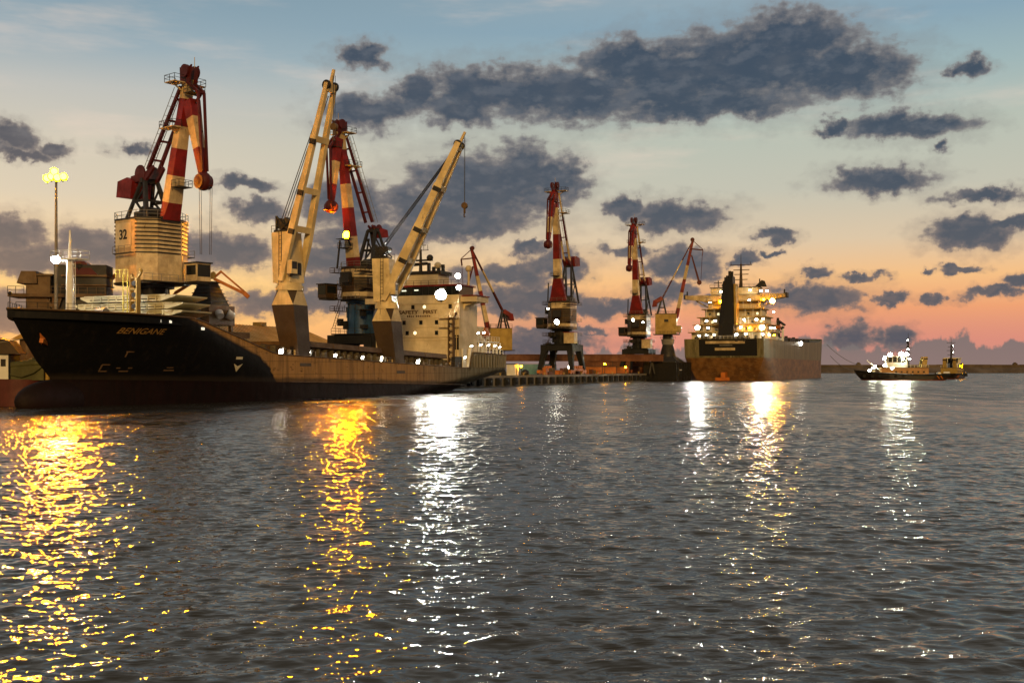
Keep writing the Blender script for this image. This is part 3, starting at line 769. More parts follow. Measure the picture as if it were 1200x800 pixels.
    for y0, n_ in ((2.3,4),(.3,8)):
        for k in range(n_):
            y = y0-k*.42; sl.box(100.36,100.4,y-.13,y+.13,14.98,15.32+rr.uniform(-.05,.08))
    sl.build('small_lettering', lm, t)
    # aft decks: lit white fronts, rails, stores crane, lifeboat
    ad = MB()
    ad.box(109,124,-8.3,-4,7.1,7.4,0); ad.box(110,123.5,-8.0,-2,10.2,10.45,0); ad.box(111,122,-4,4,7.4,13.2,0)
    for x in np.arange(110.5,124,1.9): ad.box(x-.12,x+.12,-8.2,-7.95,7.4,10.2,0)
    ad.rail([(109.5,-8.0,10.45),(123.5,-8.0,10.45)],1,1.3,.05); ad.rail([(104.5,-8.9,7.9),(125.8,-7.9,7.5)],1.2,1.6,.05)
    ad.build('boat_deck', M['white'], t)
    sk = MB(); sk.tube((114,-6,10.4),(114,-6,13.8),.35,.3,8); sk.bar((109.6,-6.2,14.6),(119.5,-7.2,11.0),.5,.5,.25,.25); sk.build('stores_crane', M['white'], t)
    lb = MB(); lb.ball((118.5,-6.6,12.0),1.0,0,14,8,(2.6,1.0,.95)); lb.box(117.5,119.5,-7.2,-6.0,12.6,13.4); lb.build('lifeboat', M['orange'], t)
    fn = MB(); fn.hexa([(112,-2,13.2),(117,-2,13.2),(117,2,13.2),(112,2,13.2),(112.8,-1.7,18),(116.6,-1.7,18),(116.6,1.7,18),(112.8,1.7,18)]); fn.build('funnel', M['dark'], t)
    for x, y, z in ((102.2,-9.6,6.9),(105.5,-9.5,9.2),(108.2,-8.6,9.6),(111.2,-8.4,12.0),(112.6,-8.4,9.6),(116.6,-8.4,9.6),(120.4,-8.3,9.6),(123.2,-8.2,9.3),(114.5,-8.3,12.2)):
        flood(t, (x,y,z), (-.3,-.7,-.7), .34, M['flood_soft'])
    ws = MB(); ws.box(98.2,101.8,-9.3,-8.5,4.2,7.0,1); ws.box(101.5,103.2,-9.5,-9.0,4.6,8.6,0); ws.bar((103.4,-9.6,4.9),(104.8,-9.6,8.8),.5,.3,m=0); ws.build('winch_platform', [M['white'], M['dark']], t)
build_cargo_ship()

# pontoon hatch covers stacked across the forward hatch, each a thing
def build_hatch_stack():
    def slab(y0, y1, z, x0, x1, label):
        mb = MB()
        a, b = y0, y1
        pr = [(a,0),(a-2.6,.62),(a-2.7,.82),(a-.4,.86),(b+.2,.86),(b+1.5,.8),(b+1.4,.55),(b,0)]
        vs_ = [(x0,y,h) for y, h in pr]+[(x1,y,h) for y, h in pr]; n = len(pr)
        mb.add(vs_, [(i,(i+1)%n,n+(i+1)%n,n+i) for i in range(n)]+[tuple(range(n)), tuple(range(2*n-1,n-1,-1))], 0)
        for y in np.arange(a+.4, b, 1.3): mb.box(x0-.14,x0,y-.07,y+.07,.06,.74,0)
        mb.box(x0-.22,x0,a-1.2,b+.6,.74,.90,0); mb.box(x0-.1,x0,a,b,.0,.07,1); mb.box(x0-.02,x0+.0,a+.2,b-.2,.3,.42,1)
        for y in np.arange(a+1, b, 3.1): mb.box(x0+.3,x0+.7,y-.2,y+.2,.86,1.0,1); mb.box(x1-.7,x1-.3,y-.2,y+.2,.86,1.0,1)
        o = mb.build('stacked_hatch_cover', [M['cover'], M['dark']])
        o.location = Vector((-57,128,0))+Matrix.Rotation(SHIP_ROT,3,'Z') @ Vector((0,0,z)); o.rotation_euler = (0,0,SHIP_ROT)
        tag(o, label, 'hatch cover', 'hatch covers stacked on the bow')
    slab(-6.3, 6.6, 11.30, 17.2, 23.2, 'pale steel hatch cover at the bottom of the stack on the bow')
    slab(-6.2, 7.6, 12.30, 17.4, 23.0, 'pale steel hatch cover in the middle of the stack, widest of the three')
    slab(-5.4, 6.2, 13.30, 17.0, 23.4, 'pale steel hatch cover on top of the stack on the bow')
    mb = MB(); 
    for y in (-5,-1,3,6):
        for x in (18,22): mb.box(x-.25,x+.25,y-.25,y+.25,9.8,11.3)
    o = mb.build('cover_trestle', M['dark']); o.location = (-57,128,0); o.rotation_euler = (0,0,SHIP_ROT)
    tag(o, 'dark trestle feet carrying the stack of hatch covers on the bow', 'trestle')
build_hatch_stack()

# ------------------------------------------------------------------ portal cranes on the quay
CR = {}
def portal_crane(d, n, slew, label, P):
    """d, n: place along and behind the quay edge; slew: world direction of the jib; P: heights and reaches"""
    base = quay_pt(d, n)
    t = thing('portal_crane', label, 'crane', base, QROT, 'red and white portal cranes along the quay')
    zp, z0, z1 = P['zp'], P['z0'], P['z1']
    # travelling portal: four splayed legs on bogies
    for sx in (-1, 1):
        for sy in (-1, 1):
            l = MB()
            l.bar((sx*5.6,sy*5.2,1.4),(sx*3.9,sy*4.3,zp+.6),1.05,1.2,1.9,2.2,(0,1,0),0)
            l.bar((sx*5.55,sy*5.2,1.6),(sx*5.0,sy*4.9,4.2),1.35,1.5,1.25,1.5,(0,1,0),0)
            l.ladder((sx*6.3,sy*5.3,1.4),(sx*5.1,sy*4.8,zp),.5,(0,1,0),.6,.04,0)
            lo = l.build('leg', [M['portal_black']], t)
            b = MB(); b.cbox((sx*5.6,sy*5.2,1.05),(3.6,.9,.7),0); b.cbox((sx*5.6-1.1,sy*5.2,.5),(1.6,.7,.5),0); b.cbox((sx*5.6+1.1,sy*5.2,.5),(1.6,.7,.5),0)
            for w in (-1.6,-.6,.6,1.6): b.tube((sx*5.6+w,sy*5.2-.3,.36),(sx*5.6+w,sy*5.2+.3,.36),.34,.34,10,1)
            b.build('bogie', [M['orange'], M['dark']], lo)
    r = MB()
    for sy in (-1, 1):
        sl = MB(); sl.cbox((0,sy*5.2,1.5),(9.6,.7,.8),0)
        for x in (-3,-1,1,3): sl.cbox((x,sy*5.2,2.3),(1.1,.9,.9),0)
        sl.build('sill_beam', [M['orange']], t)
        r.cbox((0,sy*4.3,zp+1.4),(10.2,2.0,1.9),0)
    for sx in (-1, 1): r.cbox((sx*3.9,0,zp+1.4),(2.2,6.6,1.7),0)
    r.cbox((0,0,zp+2.55),(9.0,9.4,.25),0); r.rail([(-4.5,-4.7,zp+2.7),(4.5,-4.7,zp+2.7),(4.5,4.7,zp+2.7),(-4.5,4.7,zp+2.7),(-4.5,-4.7,zp+2.7)],1.1,1.6,.05,2)
    r.build('portal_frame', [M['portal_black'], M['orange'], M['dark']], t)
    c = MB(); c.tube((0,0,zp+2.6),(0,0,z0-.8),P.get('rc',2.5),P.get('rc',2.5)*.92,20); c.tube((0,0,z0-.8),(0,0,z0),3.3,3.3,20)
    for k in range(8):
        a = k*math.pi/4; c.bar((P.get('rc',2.5)*math.cos(a),P.get('rc',2.5)*math.sin(a),zp+2.6),(P.get('rc',2.5)*.95*math.cos(a),P.get('rc',2.5)*.95*math.sin(a),z0-.8),.2,.3)
    c.build('slewing_column', P.get('colmat', M['portal_black']), t)
    if P.get('kiosk'):
        k = MB(); k.box(-6.6,-3.6,-6.4,-3.0,zp+2.7,zp+6.0); k.box(-6.8,-3.4,-6.6,-2.8,zp+6.0,zp+6.2,1); k.build('electrical_cabin', [M['cream'], M['red']], t)
    T = Matrix.Rotation(math.atan2(slew[1], slew[0])-QROT, 4, 'Z')
    # machinery house: eight sided, louvred on the flanks
    h = MB(T)
    hs = P.get('hs', 1.0); h.T = T @ Matrix.Diagonal((hs,hs,1,1))
    oc = [(4.6,-2.2),(4.6,2.2),(2.6,4.6),(-3.2,4.6),(-5.6,2.6),(-5.6,-2.6),(-3.2,-4.6),(2.6,-4.6)]
    zs = z0+(z1-z0)*.42
    h.prism(oc, z0, z1, 0)
    n_ = int((z1-zs)/.62)
    for k in range(n_):                                    # louvre shelves
        z = zs+.3+(z1-zs)*k/n_
        if P.get('number'):
            h.prism([(2.3,-4.2),(2.3,-4.72),(2.66,-4.72),(4.74,-2.3),(4.74,-1.5),(4.2,-1.5)], z, z+.2, 1); h.prism([(4.72,-1.5),(4.72,1.9),(4.4,1.9),(4.4,-1.5)], z, z+.2, 1)
            h.prism([(-3.1,-4.72),(-3.1,-4.3),(-5.3,-2.2),(-5.72,-2.5),(-3.3,-4.72)], z, z+.2, 1)
        else: h.prism([(4.74,-2.3),(2.72,-4.76),(-3.3,-4.76),(-3.3,-4.2),(2.5,-4.2),(4.3,-2.1)][::-1], z, z+.2, 1)
        h.prism([(4.74,2.3),(2.72,4.76),(-3.3,4.76),(-3.3,4.2),(2.5,4.2),(4.3,2.1)], z, z+.2, 1)
        h.prism([(-5.75,-2.0),(-5.75,2.0),(-5.3,2.0),(-5.3,-2.0)], z, z+.2, 1)
    h.prism([(x*1.03,y*1.03) for x, y in oc], z1, z1+.22, 1); h.prism([(x*1.05,y*1.05) for x, y in oc], z0-.25, z0, 1)
    
    if P.get('band'): h.prism([(x*1.015,y*1.015) for x, y in oc], z1-2.0, z1-.25, 3); h.prism([(x*1.012,y*1.012) for x, y in oc], z0+.6, z0+1.5, 3)
    ring = [(x*1.02,y*1.02,z1+.22) for x, y in oc]; h.rail(ring+[ring[0]],1.05,1.5,.045,2)
    wk = [(5.6,-3.6,z0+.02),(5.6,3.6,z0+.02)]; h.box(4.6,5.8,-5.4,5.4,z0-.15,z0,1); h.rail([(5.7,-5.3,z0),(5.7,5.3,z0)],1.05,1.4,.045,2)
    for y in (-5.1,5.1):
        h.box(-2,2.8,min(y,y*1.14),max(y,y*1.14),zs+.2,zs+.32,1); h.rail([(-2,y*1.14,zs+.32),(2.8,y*1.14,zs+.32)],1.05,1.3,.045,2)
    house = h.build('machinery_house', [P.get('hmat', M['cream']), M['dark'], M['grey'], M['cream']], t)
    if P.get('number'):
        side = P['number_side']; nrm = T.to_3x3() @ Vector(side[1]); c0 = T @ Vector(side[0])
        up = Vector((0,0,1)); rt = up.cross(nrm).normalized()
        nb = MB(); nb.plate([c0-rt*2.1-up*1.9, c0+rt*2.1-up*1.9, c0+rt*2.1+up*1.9, c0-rt*2.1+up*1.9], .06, nrm)
        bo = nb.build('number_board', M['cream_wall'], house)
        letter(P['number'], 2.1, frame(c0+nrm*.08, rt, up), M['black'], bo, 'number', bold=.05, sx=1.05)
    # driver's cab with windows
    cb = MB(T); cy = P.get('cab_side', -1)
    cb.box(4.0,7.2,cy*4.4-1.3,cy*4.4+1.3,z0+.3,z0+3.1,0); cb.box(7.2,7.26,cy*4.4-1.15,cy*4.4+1.15,z0+1.0,z0+2.9,1)
    for s_ in (-1.3,1.3): cb.box(4.5,6.9,cy*4.4+min(s_,s_*1.04),cy*4.4+max(s_,s_*1.04),z0+1.3,z0+2.8,1)
    cb.box(3.8,7.5,cy*4.4-1.5,cy*4.4+1.5,z0+3.1,z0+3.3,2); cb.box(3.9,7.0,cy*4.4-1.2,cy*4.4+1.2,z0-.1,z0+.3,2)
    cb.build('driver_cab', [M['pedestal'] if P.get('band') else M['cream'], M['glass'], M['dark']], t)
    if P.get('clutter'):                                   # boxes, walkways and stair flights hung round the lower works
        rr = random.Random(int(d)); cl = MB(T)
        for k in range(P['clutter']):
            a = rr.uniform(0, 6.28); q = rr.uniform(2.8, 4.6); x_, y_ = q*math.cos(a), q*math.sin(a); z_ = rr.uniform(zp+2.8, z0-1.5)
            cl.cbox((x_,y_,z_),(rr.uniform(.5,1.6),rr.uniform(.5,1.6),rr.uniform(.5,1.8)),0)
        for z_ in (z0-2.4, z0+2.2, z1-.9):
            cl.box(-4.9,4.7,-4.7,-3.6,z_,z_+.12,1); cl.box(-4.9,4.7,3.6,4.7,z_,z_+.12,1); cl.rail([(-4.9,-4.7,z_),(4.7,-4.7,z_),(4.9,0,z_),(4.7,4.7,z_),(-4.9,4.7,z_)],1.05,1.2,.05,1)
        for q in range(3): cl.ladder((4.8,-3.4+q*.8,z0-6+q*3),(4.8,-1.8+q*.8,z0-2.4+q*3.2),.7,(1,0,0),.5,.06,1)
        cl.box(4.5,5.4,-.8,1.8,z0+3.4,z0+5.6,0); cl.box(-1,1.6,-5.2,-4.4,z1-3.6,z1-1.6,0)
        cl.bar((4.2,-3,z1),(3.2,-3.2,z1+6),.3); cl.bar((-3,-2.6,z1),(-4.5,-2.4,z1+7),.3)
        cl.build('service_platform', [M['dark'], M['pedestal']], t)
    # tower (A-frame) behind the jib
    tx, tz = P['tower']
    tw = MB(T)
    for s_ in (-1, 1):
        tw.bar((tx+2.6,s_*2.2,z1),(tx+.5,s_*1.1,tz),.7,.7,.5,.5,m=0); tw.bar((tx-3.2,s_*2.2,z1),(tx-.4,s_*1.1,tz),.5,.5,.4,.4,m=0)
        tw.bar((tx-1.6,s_*1.8,z1+(tz-z1)*.5),(tx+1.6,s_*1.8,z1+(tz-z1)*.5),.35,m=0); tw.bar((tx+2.2,s_*2.0,z1+.5),(tx-1.4,s_*1.7,z1+(tz-z1)*.55),.28,m=0)
        tw.bar((tx-1.2,s_*1.5,z1+(tz-z1)*.5),(tx+.9,s_*1.3,z1+(tz-z1)*.85),.25,m=0)
    tw.bar((tx,-1.5,tz),(tx,1.5,tz),.7,.7,m=0); tw.bar((tx+1.5,-1.8,z1+(tz-z1)*.5),(tx+1.5,1.8,z1+(tz-z1)*.5),.3,m=0)
    tw.tube((tx+.8,-1.7,z1+1.3),(tx+.8,1.7,z1+1.3),1.1,1.1,14,0); tw.box(tx-2.4,tx-.4,-1.2,1.2,z1+.2,z1+1.8,0)
    tw.build('tower', M['dark'], t)
    # counterweight on its rocking lever
    cx, cz = P['cw']
    cs = P.get('cws', 1.0); cw = MB(T @ Matrix.Translation((cx,0,cz)) @ Matrix.Diagonal((cs,cs,cs,1)) @ Matrix.Translation((-cx,0,-cz)))
    cw.plate([(cx-2.6,-2.0,cz-1.2),(cx+1.4,-2.0,cz-1.7),(cx+1.9,-2.0,cz+.9),(cx+.5,-2.0,cz+1.7),(cx-2.2,-2.0,cz+1.3)],4.0,(0,1,0),0)
    for s_ in (-1, 1):
        cw.bar((cx+1,s_*1.3,cz+1.2),(tx+.4,s_*1.1,tz+.7),.6,1.3,.5,1.0,m=1); cw.bar((tx+.2,s_*1.1,tz+.2),(tx+2.6,s_*.9,tz+1.9),.5,1.3,.4,.6,m=1)
        cw.tube((tx-.6,s_*1.35,tz+1.1),(tx-.6,s_*1.15,tz+1.1),1.4,1.4,14,1)
    cw.build('counterweight', [M['red'], M['darkred']], t)
    # jib: splayed foot, tapering box, red and white bands
    fx, fz = P['foot']; ax, az_ = P['apex']; w = P['skirt']
    j = MB(T)
    f0 = Vector((fx,0,fz)); a1 = Vector((ax,0,az_)); d_ = (a1-f0).normalized()
    q = P.get('skirt_q', .2); k0 = f0.lerp(a1, q)
    j.bar(f0, k0, w, 1.0, 2.5, 1.7, (0,1,0), P['bands'][0])
    j.banded(k0, f0.lerp(a1,.97), 2.5, 1.7, 1.25, 1.3, P['cuts'], P['bands'][1:], (0,1,0))
    j.bar(f0-Vector((0,w*.55,0)), f0+Vector((0,w*.55,0)), .7, .8, side=(1,0,0), m=2)
    for q_ in (.22,.86):
        c0 = f0.lerp(a1,q_); j.box(c0.x+.9,c0.x+3.0,-1.2,1.2,c0.z-.1,c0.z,2); j.rail([(c0.x+1,-1.2,c0.z),(c0.x+3,-1.2,c0.z),(c0.x+3,1.2,c0.z),(c0.x+1,1.2,c0.z)],1.0,1.0,.045,2)
    jib = j.build('jib', [M['red'], M['cream'], M['dark']], t)
    hd = MB(T)
    for s_ in (-1, 1): hd.tube((ax+.2,s_*1.15,az_+.35),(ax+.2,s_*.55,az_+.35),1.0,1.0,14,0); hd.plate([(ax-1.3,s_*.5,az_-1.4),(ax+1.1,s_*.5,az_-1.4),(ax+1.5,s_*.5,az_+1.2),(ax+.1,s_*.5,az_+.5),(ax-1.4,s_*.5,az_+1.2)],.25*s_,(0,1,0),0)
    pw = P.get('plat', 2.6); hd0 = hd
    for z, xo, wd in ((az_-1.5,-1.0,pw),(az_-8.2,-1.9,pw*.9)):
        for s_ in (-1, 1):
            hd = MB(T); x0_, x1_ = ax+xo-1.3-(.9 if z < az_-5 else 0), ax+xo+1.3
            hd.box(x0_,x1_,min(s_*.9,s_*wd),max(s_*.9,s_*wd),z,z+.14,1); hd.bar((ax+xo,s_*.7,z-.9),(ax+xo,s_*wd*.8,z),.2,m=1)
            hd.rail([(x0_,s_*.9,z+.1),(x0_,s_*wd,z+.1),(x1_,s_*wd,z+.1),(x1_,s_*.9,z+.1)],1.05,1.1,.045,2)
            hd.build('jib_platform', [M['darkred'], M['cream'], M['dark']], jib)
    hd = hd0; hd.tube((ax+.8,.4,az_+1),(ax+.8,.4,az_+2.6),.05,.05,4,1)
    hd.build('jib_head', [M['darkred'], M['cream'], M['dark']], jib)
    # folded fly jib hanging in front
    gx, gz = P['fly']; px, pz = P['pivot']
    fl = MB(T)
    fl.banded((px,0,pz),(gx,0,gz),1.9,1.9,.9,.9,P['fcuts'],P['fbands'],(0,1,0))
    kx, kz = P['knee']
    for s_ in (-1, 1): fl.bar((ax+.3,s_*.6,az_-1.2),(kx,s_*.55,kz),.32,.45,m=2); fl.bar((kx,s_*.55,kz),(gx+.35,s_*.4,gz+1),.3,.4,m=2)
    fl.bar((kx,-.6,kz),(kx,.6,kz),.3,m=2); fl.bar((kx,0,kz-.2),(px,0,pz-1.2),.35,m=2); fl.bar(Vector((kx,0,kz)).lerp(Vector((gx,0,gz)),.45),Vector((px,0,pz)).lerp(Vector((gx,0,gz)),.5),.22,m=2)
    fl.ball((gx,0,gz-.5),1.45,2,12,8,(1,.8,1)); fl.tube((gx,-1.0,gz-.6),(gx,1.0,gz-.6),1.1,1.1,14,2); fl.tube((gx+1,0,gz-1.3),(gx+2.2,0,gz-1.4),.12,m=2)
    fl.build('fly_jib', [M['red'], M['cream'], M['darkred']], t)
    # luffing tie with its caged ladder
    ti = MB(T); e0 = Vector((ax-1.0,0,az_-1.8)); e1 = Vector((tx+1.2,0,tz+1.6))
    for s_ in (-1, 1): ti.banded(e0+Vector((0,s_*.8,0)), e1+Vector((0,s_*1.0,0)), .42,.42,.5,.5, P.get('tcuts',(.4,)), P.get('tbands',(2,2)))
    for q_ in (.15,.4,.65,.88): c0 = e0.lerp(e1,q_); ti.bar(c0-Vector((0,1,0)),c0+Vector((0,1,0)),.3,m=2)
    off = Vector((-1.1,0,.15)); ti.ladder(e0+off, e1+off, .8, (0,1,0), .75, .06, 3)
    ti.ladder(e0+off*2.0, e1+off*2.0, .8, (0,1,0), 1.5, .05, 3)
    ti.build('luffing_tie', [M['red'], M['cream'], M['darkred'], M['grey']], t)
    if P.get('rope'):
        rp = MB(T)
        for o_ in (-.9,-.55,.55,.9): rp.tube((gx+.9*(1 if o_ > 0 else .2),o_,gz-1.2),(gx+.9*(1 if o_ > 0 else .2),o_*.8,P['rope']),.04,.04,4,0,False)
        rp.build('hoist_wire', M['wire'], t)
    if P.get('visor'):                                     # floodlight with a visor added below to shorten its streak on the water
        x, y, z = P['visor']; hl = MB(T); hl.tube((x-.8,y,z+.3),(x-.05,y,z+.3),.5,.95,16); hl.bar((x-.6,y,z+.3),(x-.6,y,z-.55),.3); hl.box(x-.7,x+1.55,y-1.5,y+1.5,z-.60,z-.52); hl.bar((x-.6,y,z-.6),(x-2.2,y*.4,z-1.6),.25)
        ho = hl.build('floodlight', M['dark'], t)
        le = MB(T); le.tube((x-.04,y,z+.3),(x+.06,y,z+.3),.85,.8,16); le.build('lens', M['sodium_crane'], ho)
    for (x,y,z,r,k,aim) in P.get('lamps', ()):
        flood(t, (x,y,z), aim, r, M[k], T=T)
    return t, T

RW = dict(bands=(0,1,0,1,0), cuts=(.26,.52,.8))
# the numbered crane behind the bow: jib swung right, fly jib folded in front
def quay_at(px, n=7.0):
    """distance along the quay where a line of sight of slope px meets the line n metres behind its edge"""
    q = Q0+QN*n
    return (px*q.y-q.x)/(QD.x-px*QD.y)
portal_crane(quay_at(-.327), 7, (.78,-.62), 'cream and red portal crane marked 32 standing behind the ship bow',
    dict(zp=9, z0=15.3, z1=25.0, foot=(4.6,25.0), apex=(9.6,46.8), pivot=(10.2,42.6), skirt=3.0, skirt_q=.12, bands=(0,1,0,1,0,1), cuts=(.22,.44,.62,.84),
         fly=(13.2,30.6), knee=(12.6,43.6), fcuts=(.22,.62), fbands=(0,1,0), cw=(-4.6,30.6), tower=(-1.0,31.6), rope=19, number='32',
         number_side=((-.9,-4.62,22.6),(0,-1,0)), cab_side=1, plat=2.8))
portal_crane(quay_at(-.137), 7, (-.62,-.78), 'red and white portal crane with blue column behind the two deck cranes',
    dict(zp=6.5, z0=16.4, z1=23.0, foot=(1.8,20.0), apex=(6.2,52.2), pivot=(7.0,49.5), skirt=3.6, skirt_q=.13, bands=(0,0,1,0,1,0,1), cuts=(.04,.2,.42,.6,.86),
         fly=(8.6,35.8), knee=(9.4,47.5), fcuts=(.35,.7), fbands=(0,1,0), cw=(-5.2,31.0), tower=(-3.4,31.5), cab_side=-1, hmat=M['pedestal'], band=True, hs=.85, cws=.62, clutter=14, rc=3.0, colmat=M['blue'],
         visor=(6.0,1.7,29.2)))
PA = dict(zp=7.0, z0=14.5, z1=22.8, foot=(2.6,23.0), apex=(5.2,58.6), pivot=(6.2,56.5), skirt=5.8, skirt_q=.2, bands=(0,1,0,1,0), cuts=(.22,.5,.8),
         fly=(10.4,40.6), knee=(9.6,54.0), fcuts=(.5,.8), fbands=(0,1,0), cw=(-7.2,36.2), tower=(-5.2,34.6), cab_side=-1, kiosk=True, hs=.84, clutter=16, hmat=M['pedestal'], band=True, tcuts=(.35,.7), tbands=(1,2,1), plat=3.6)
portal_crane(quay_at(.0455), 7, (-.45,-.89), 'red and white portal crane standing alone on the quay right of the near ship',
    dict(PA, lamps=((5.6,.8,16.4,.75,'flood_mid',(1,.1,-.3)),(5.2,-2.4,20.6,.4,'flood_soft',(1,0,-.2)),(4.9,4.6,2.2,.5,'flood_soft',(.8,-.4,-.2)))))
portal_crane(quay_at(.1155), 7, (-.45,-.89), 'red and white portal crane farthest along the quay beside the black pontoon',
    dict(PA, lamps=((5.2,-.4,20.6,.5,'flood_soft',(1,.1,-.2)),(5.2,3.6,19.6,.4,'flood_soft',(1,0,-.2)))))

def jib_crane(base, slew, label, s, ped, group='smaller cranes with one slim jib'):
    t = thing('jib_crane', label, 'crane', base, math.atan2(slew[1], slew[0]), group)
    p = MB()
    p.tube((0,0,0),(0,0,ped*.45),3.4*s,2.5*s,20,0); p.tube((0,0,ped*.45),(0,0,ped*.62),2.5*s,2.0*s,20,0)
    p.tube((0,0,ped*.62),(0,0,ped*.82),2.2*s,2.6*s,20,1); p.tube((0,0,ped*.82),(0,0,ped),1.9*s,1.9*s,20,0)
    p.rail([(2.9*s*math.cos(a),2.9*s*math.sin(a),ped*.82) for a in np.linspace(0,6.283,9)],1.0,1.2,.05,0)
    p.build('pedestal', [M['dark'], M['grey']], t)
    h = MB(); z0 = ped; z1 = ped+7.6*s
    h.prism([(3.4*s,-3.2*s),(3.4*s,3.2*s),(-4.6*s,3.2*s),(-4.6*s,-3.2*s)][::-1], z0+1.2*s, z1, 0); h.prism([(3.4*s,-3.2*s),(3.4*s,3.2*s),(-4.6*s,3.2*s),(-4.6*s,-3.2*s)], z0, z0+1.2*s, 0, 1.0)
    h.box(-4.7*s,3.5*s,-3.3*s,3.3*s,z1,z1+.2*s,1); h.rail([(-4.6*s,-3.2*s,z1+.2),(3.4*s,-3.2*s,z1+.2),(3.4*s,3.2*s,z1+.2),(-4.6*s,3.2*s,z1+.2)],1,1.4,.05,1)
    h.box(-5.4*s,4.4*s,-4.2*s,4.2*s,z0-.2,z0,1); h.rail([(-5.4*s,-4.2*s,z0),(4.4*s,-4.2*s,z0),(4.4*s,4.2*s,z0)],1,1.4,.05,1)
    h.box(3.4*s,5.2*s,-3.0*s,-.9*s,z0+.6*s,z0+3.2*s,0); h.box(5.2*s,5.24*s,-2.8*s,-1.1*s,z0+1.4*s,z0+3.0*s,2); h.box(-1.2*s,.4*s,-3.26*s,-3.2*s,z0+4.6*s,z0+5.6*s,1)
    h.build('machinery_house', [M['yellow'], M['dark'], M['glass']], t)
    w = MB()
    for y in (-1, 1):
        w.bar((-.6*s,y*1.6*s,z1),(-2.0*s,y*.8*s,z1+6.5*s),.5*s,m=0); w.bar((-4.0*s,y*1.6*s,z1),(-2.2*s,y*.8*s,z1+6.5*s),.5*s,m=0); w.bar((-3.4*s,y*1.3*s,z1+2.6*s),(-1.2*s,y*1.3*s,z1+2.6*s),.3*s,m=0)
        w.bar((-2.1*s,y*.9*s,z1+6.3*s),(-4.9*s,y*1.2*s,z1+4.6*s),.8*s,1.5*s,m=1)
    w.plate([(-5.9*s,-1.6*s,z1+2.9*s),(-4.2*s,-1.6*s,z1+3.1*s),(-3.9*s,-1.6*s,z1+5.2*s),(-5.4*s,-1.6*s,z1+5.4*s)],3.2*s,(0,1,0),1)
    w.build('tower', [M['dark'], M['red']], t)
    j = MB(); f0 = Vector((3.2*s,0,z1-1.5*s)); a1 = Vector((9.4*s,0,z1+28.0*s))
    j.banded(f0, a1, 1.9*s, 1.5*s, .9*s, .9*s, (.13,.33,.5,.68,.86), (0,1,0,1,0,0), (0,1,0))
    for y in (-1, 1): j.banded(a1+Vector((0,y*.35*s,0)), Vector((-1.9*s,y*.8*s,z1+6.6*s)), .35*s,.35*s,.45*s,.45*s,(.35,.7),(2,1,2))
    for q_ in (.2,.4,.6,.8): c0 = a1.lerp(Vector((-1.9*s,0,z1+6.6*s)),q_); j.bar(c0-Vector((0,.6*s,0)),c0+Vector((0,.6*s,0)),.25*s,m=2)
    j.tube(a1+Vector((-.1,-.5*s,.3*s)), a1+Vector((-.1,.5*s,.3*s)), .8*s,.8*s,12,2)
    jb = j.build('jib', [M['red'], M['cream'], M['darkred']], t)
    f = MB(); b0 = f0.lerp(a1,.88); n1 = b0+Vector((4.6*s,0,-.2*s)); g = b0+Vector((3.2*s,0,-12.5*s))
    for y in (-.5,.5): f.bar(b0+Vector((0,y*s,.4*s)), n1+Vector((0,y*s,0)), .35*s,m=0); f.bar(n1+Vector((0,y*s,0)), n1+Vector((-.3*s,y*s,-2.2*s)), .25*s,m=0); f.bar(a1+Vector((0,y*s,0)), n1+Vector((0,y*s,.2)), .18*s,m=0)
    f.bar(b0+Vector((.3*s,0,-2)), g, .5*s,.5*s,.7*s,.8*s,m=0); f.tube(g-Vector((0,.5*s,0)), g+Vector((0,.5*s,0)), .9*s,.9*s,12,0); f.tube(n1+Vector((-.3*s,0,-2.2*s)), g+Vector((.6*s,0,.6)), .09*s,m=0)
    f.build('fly_jib', M['darkred'], t)
    return t
jib_crane((59.6,420,7.3), (.98,-.2), 'slim red and white jib crane on the black pontoon by the big stern', 1.0, 10.5)
p6 = quay_pt(quay_at(-.0135, 9), 9)
jib_crane(p6, (-.95,-.3), 'slim red and white jib crane with yellow house behind the near ship stern', .78, 7.0)

def build_pontoon():
    t = thing('crane_pontoon', 'black floating pontoon moored against the quay and carrying a jib crane', 'pontoon', (59.3,420,0), QROT)
    b = MB(); b.hexa([(-11,-6.6,-1.5),(11,-6.6,-1.5),(11,6.0,-1.5),(-11,6.0,-1.5),(-12,-6.6,7.0),(12,-6.6,7.0),(12,6.0,7.0),(-12,6.0,7.0)])
    for x in np.arange(-10,11,2.4): b.box(x-.15,x+.15,-6.85,-6.6,.4,6.6)
    b.build('pontoon_hull', M['black'], t)
    d = MB(); d.box(-11.6,11.6,-6.2,5.6,7.004,7.25,0); d.hexa([(-5.5,-5.5,7.25),(5.5,-5.5,7.25),(5.5,5.2,7.25),(-5.5,5.2,7.25),(-3.2,-3.2,9.2),(3.2,-3.2,9.2),(3.2,3.2,9.2),(-3.2,3.2,9.2)],0)
    d.rail([(-11.8,-6.4,7.2),(11.8,-6.4,7.2)],1,1.8,.05,0); d.build('pontoon_deck', M['dark'], t)
    m = MB(); m.box(-8,-4.5,-6.93,-6.88,4.0,4.35); m.build('hull_mark', M['white'], t)
build_pontoon()

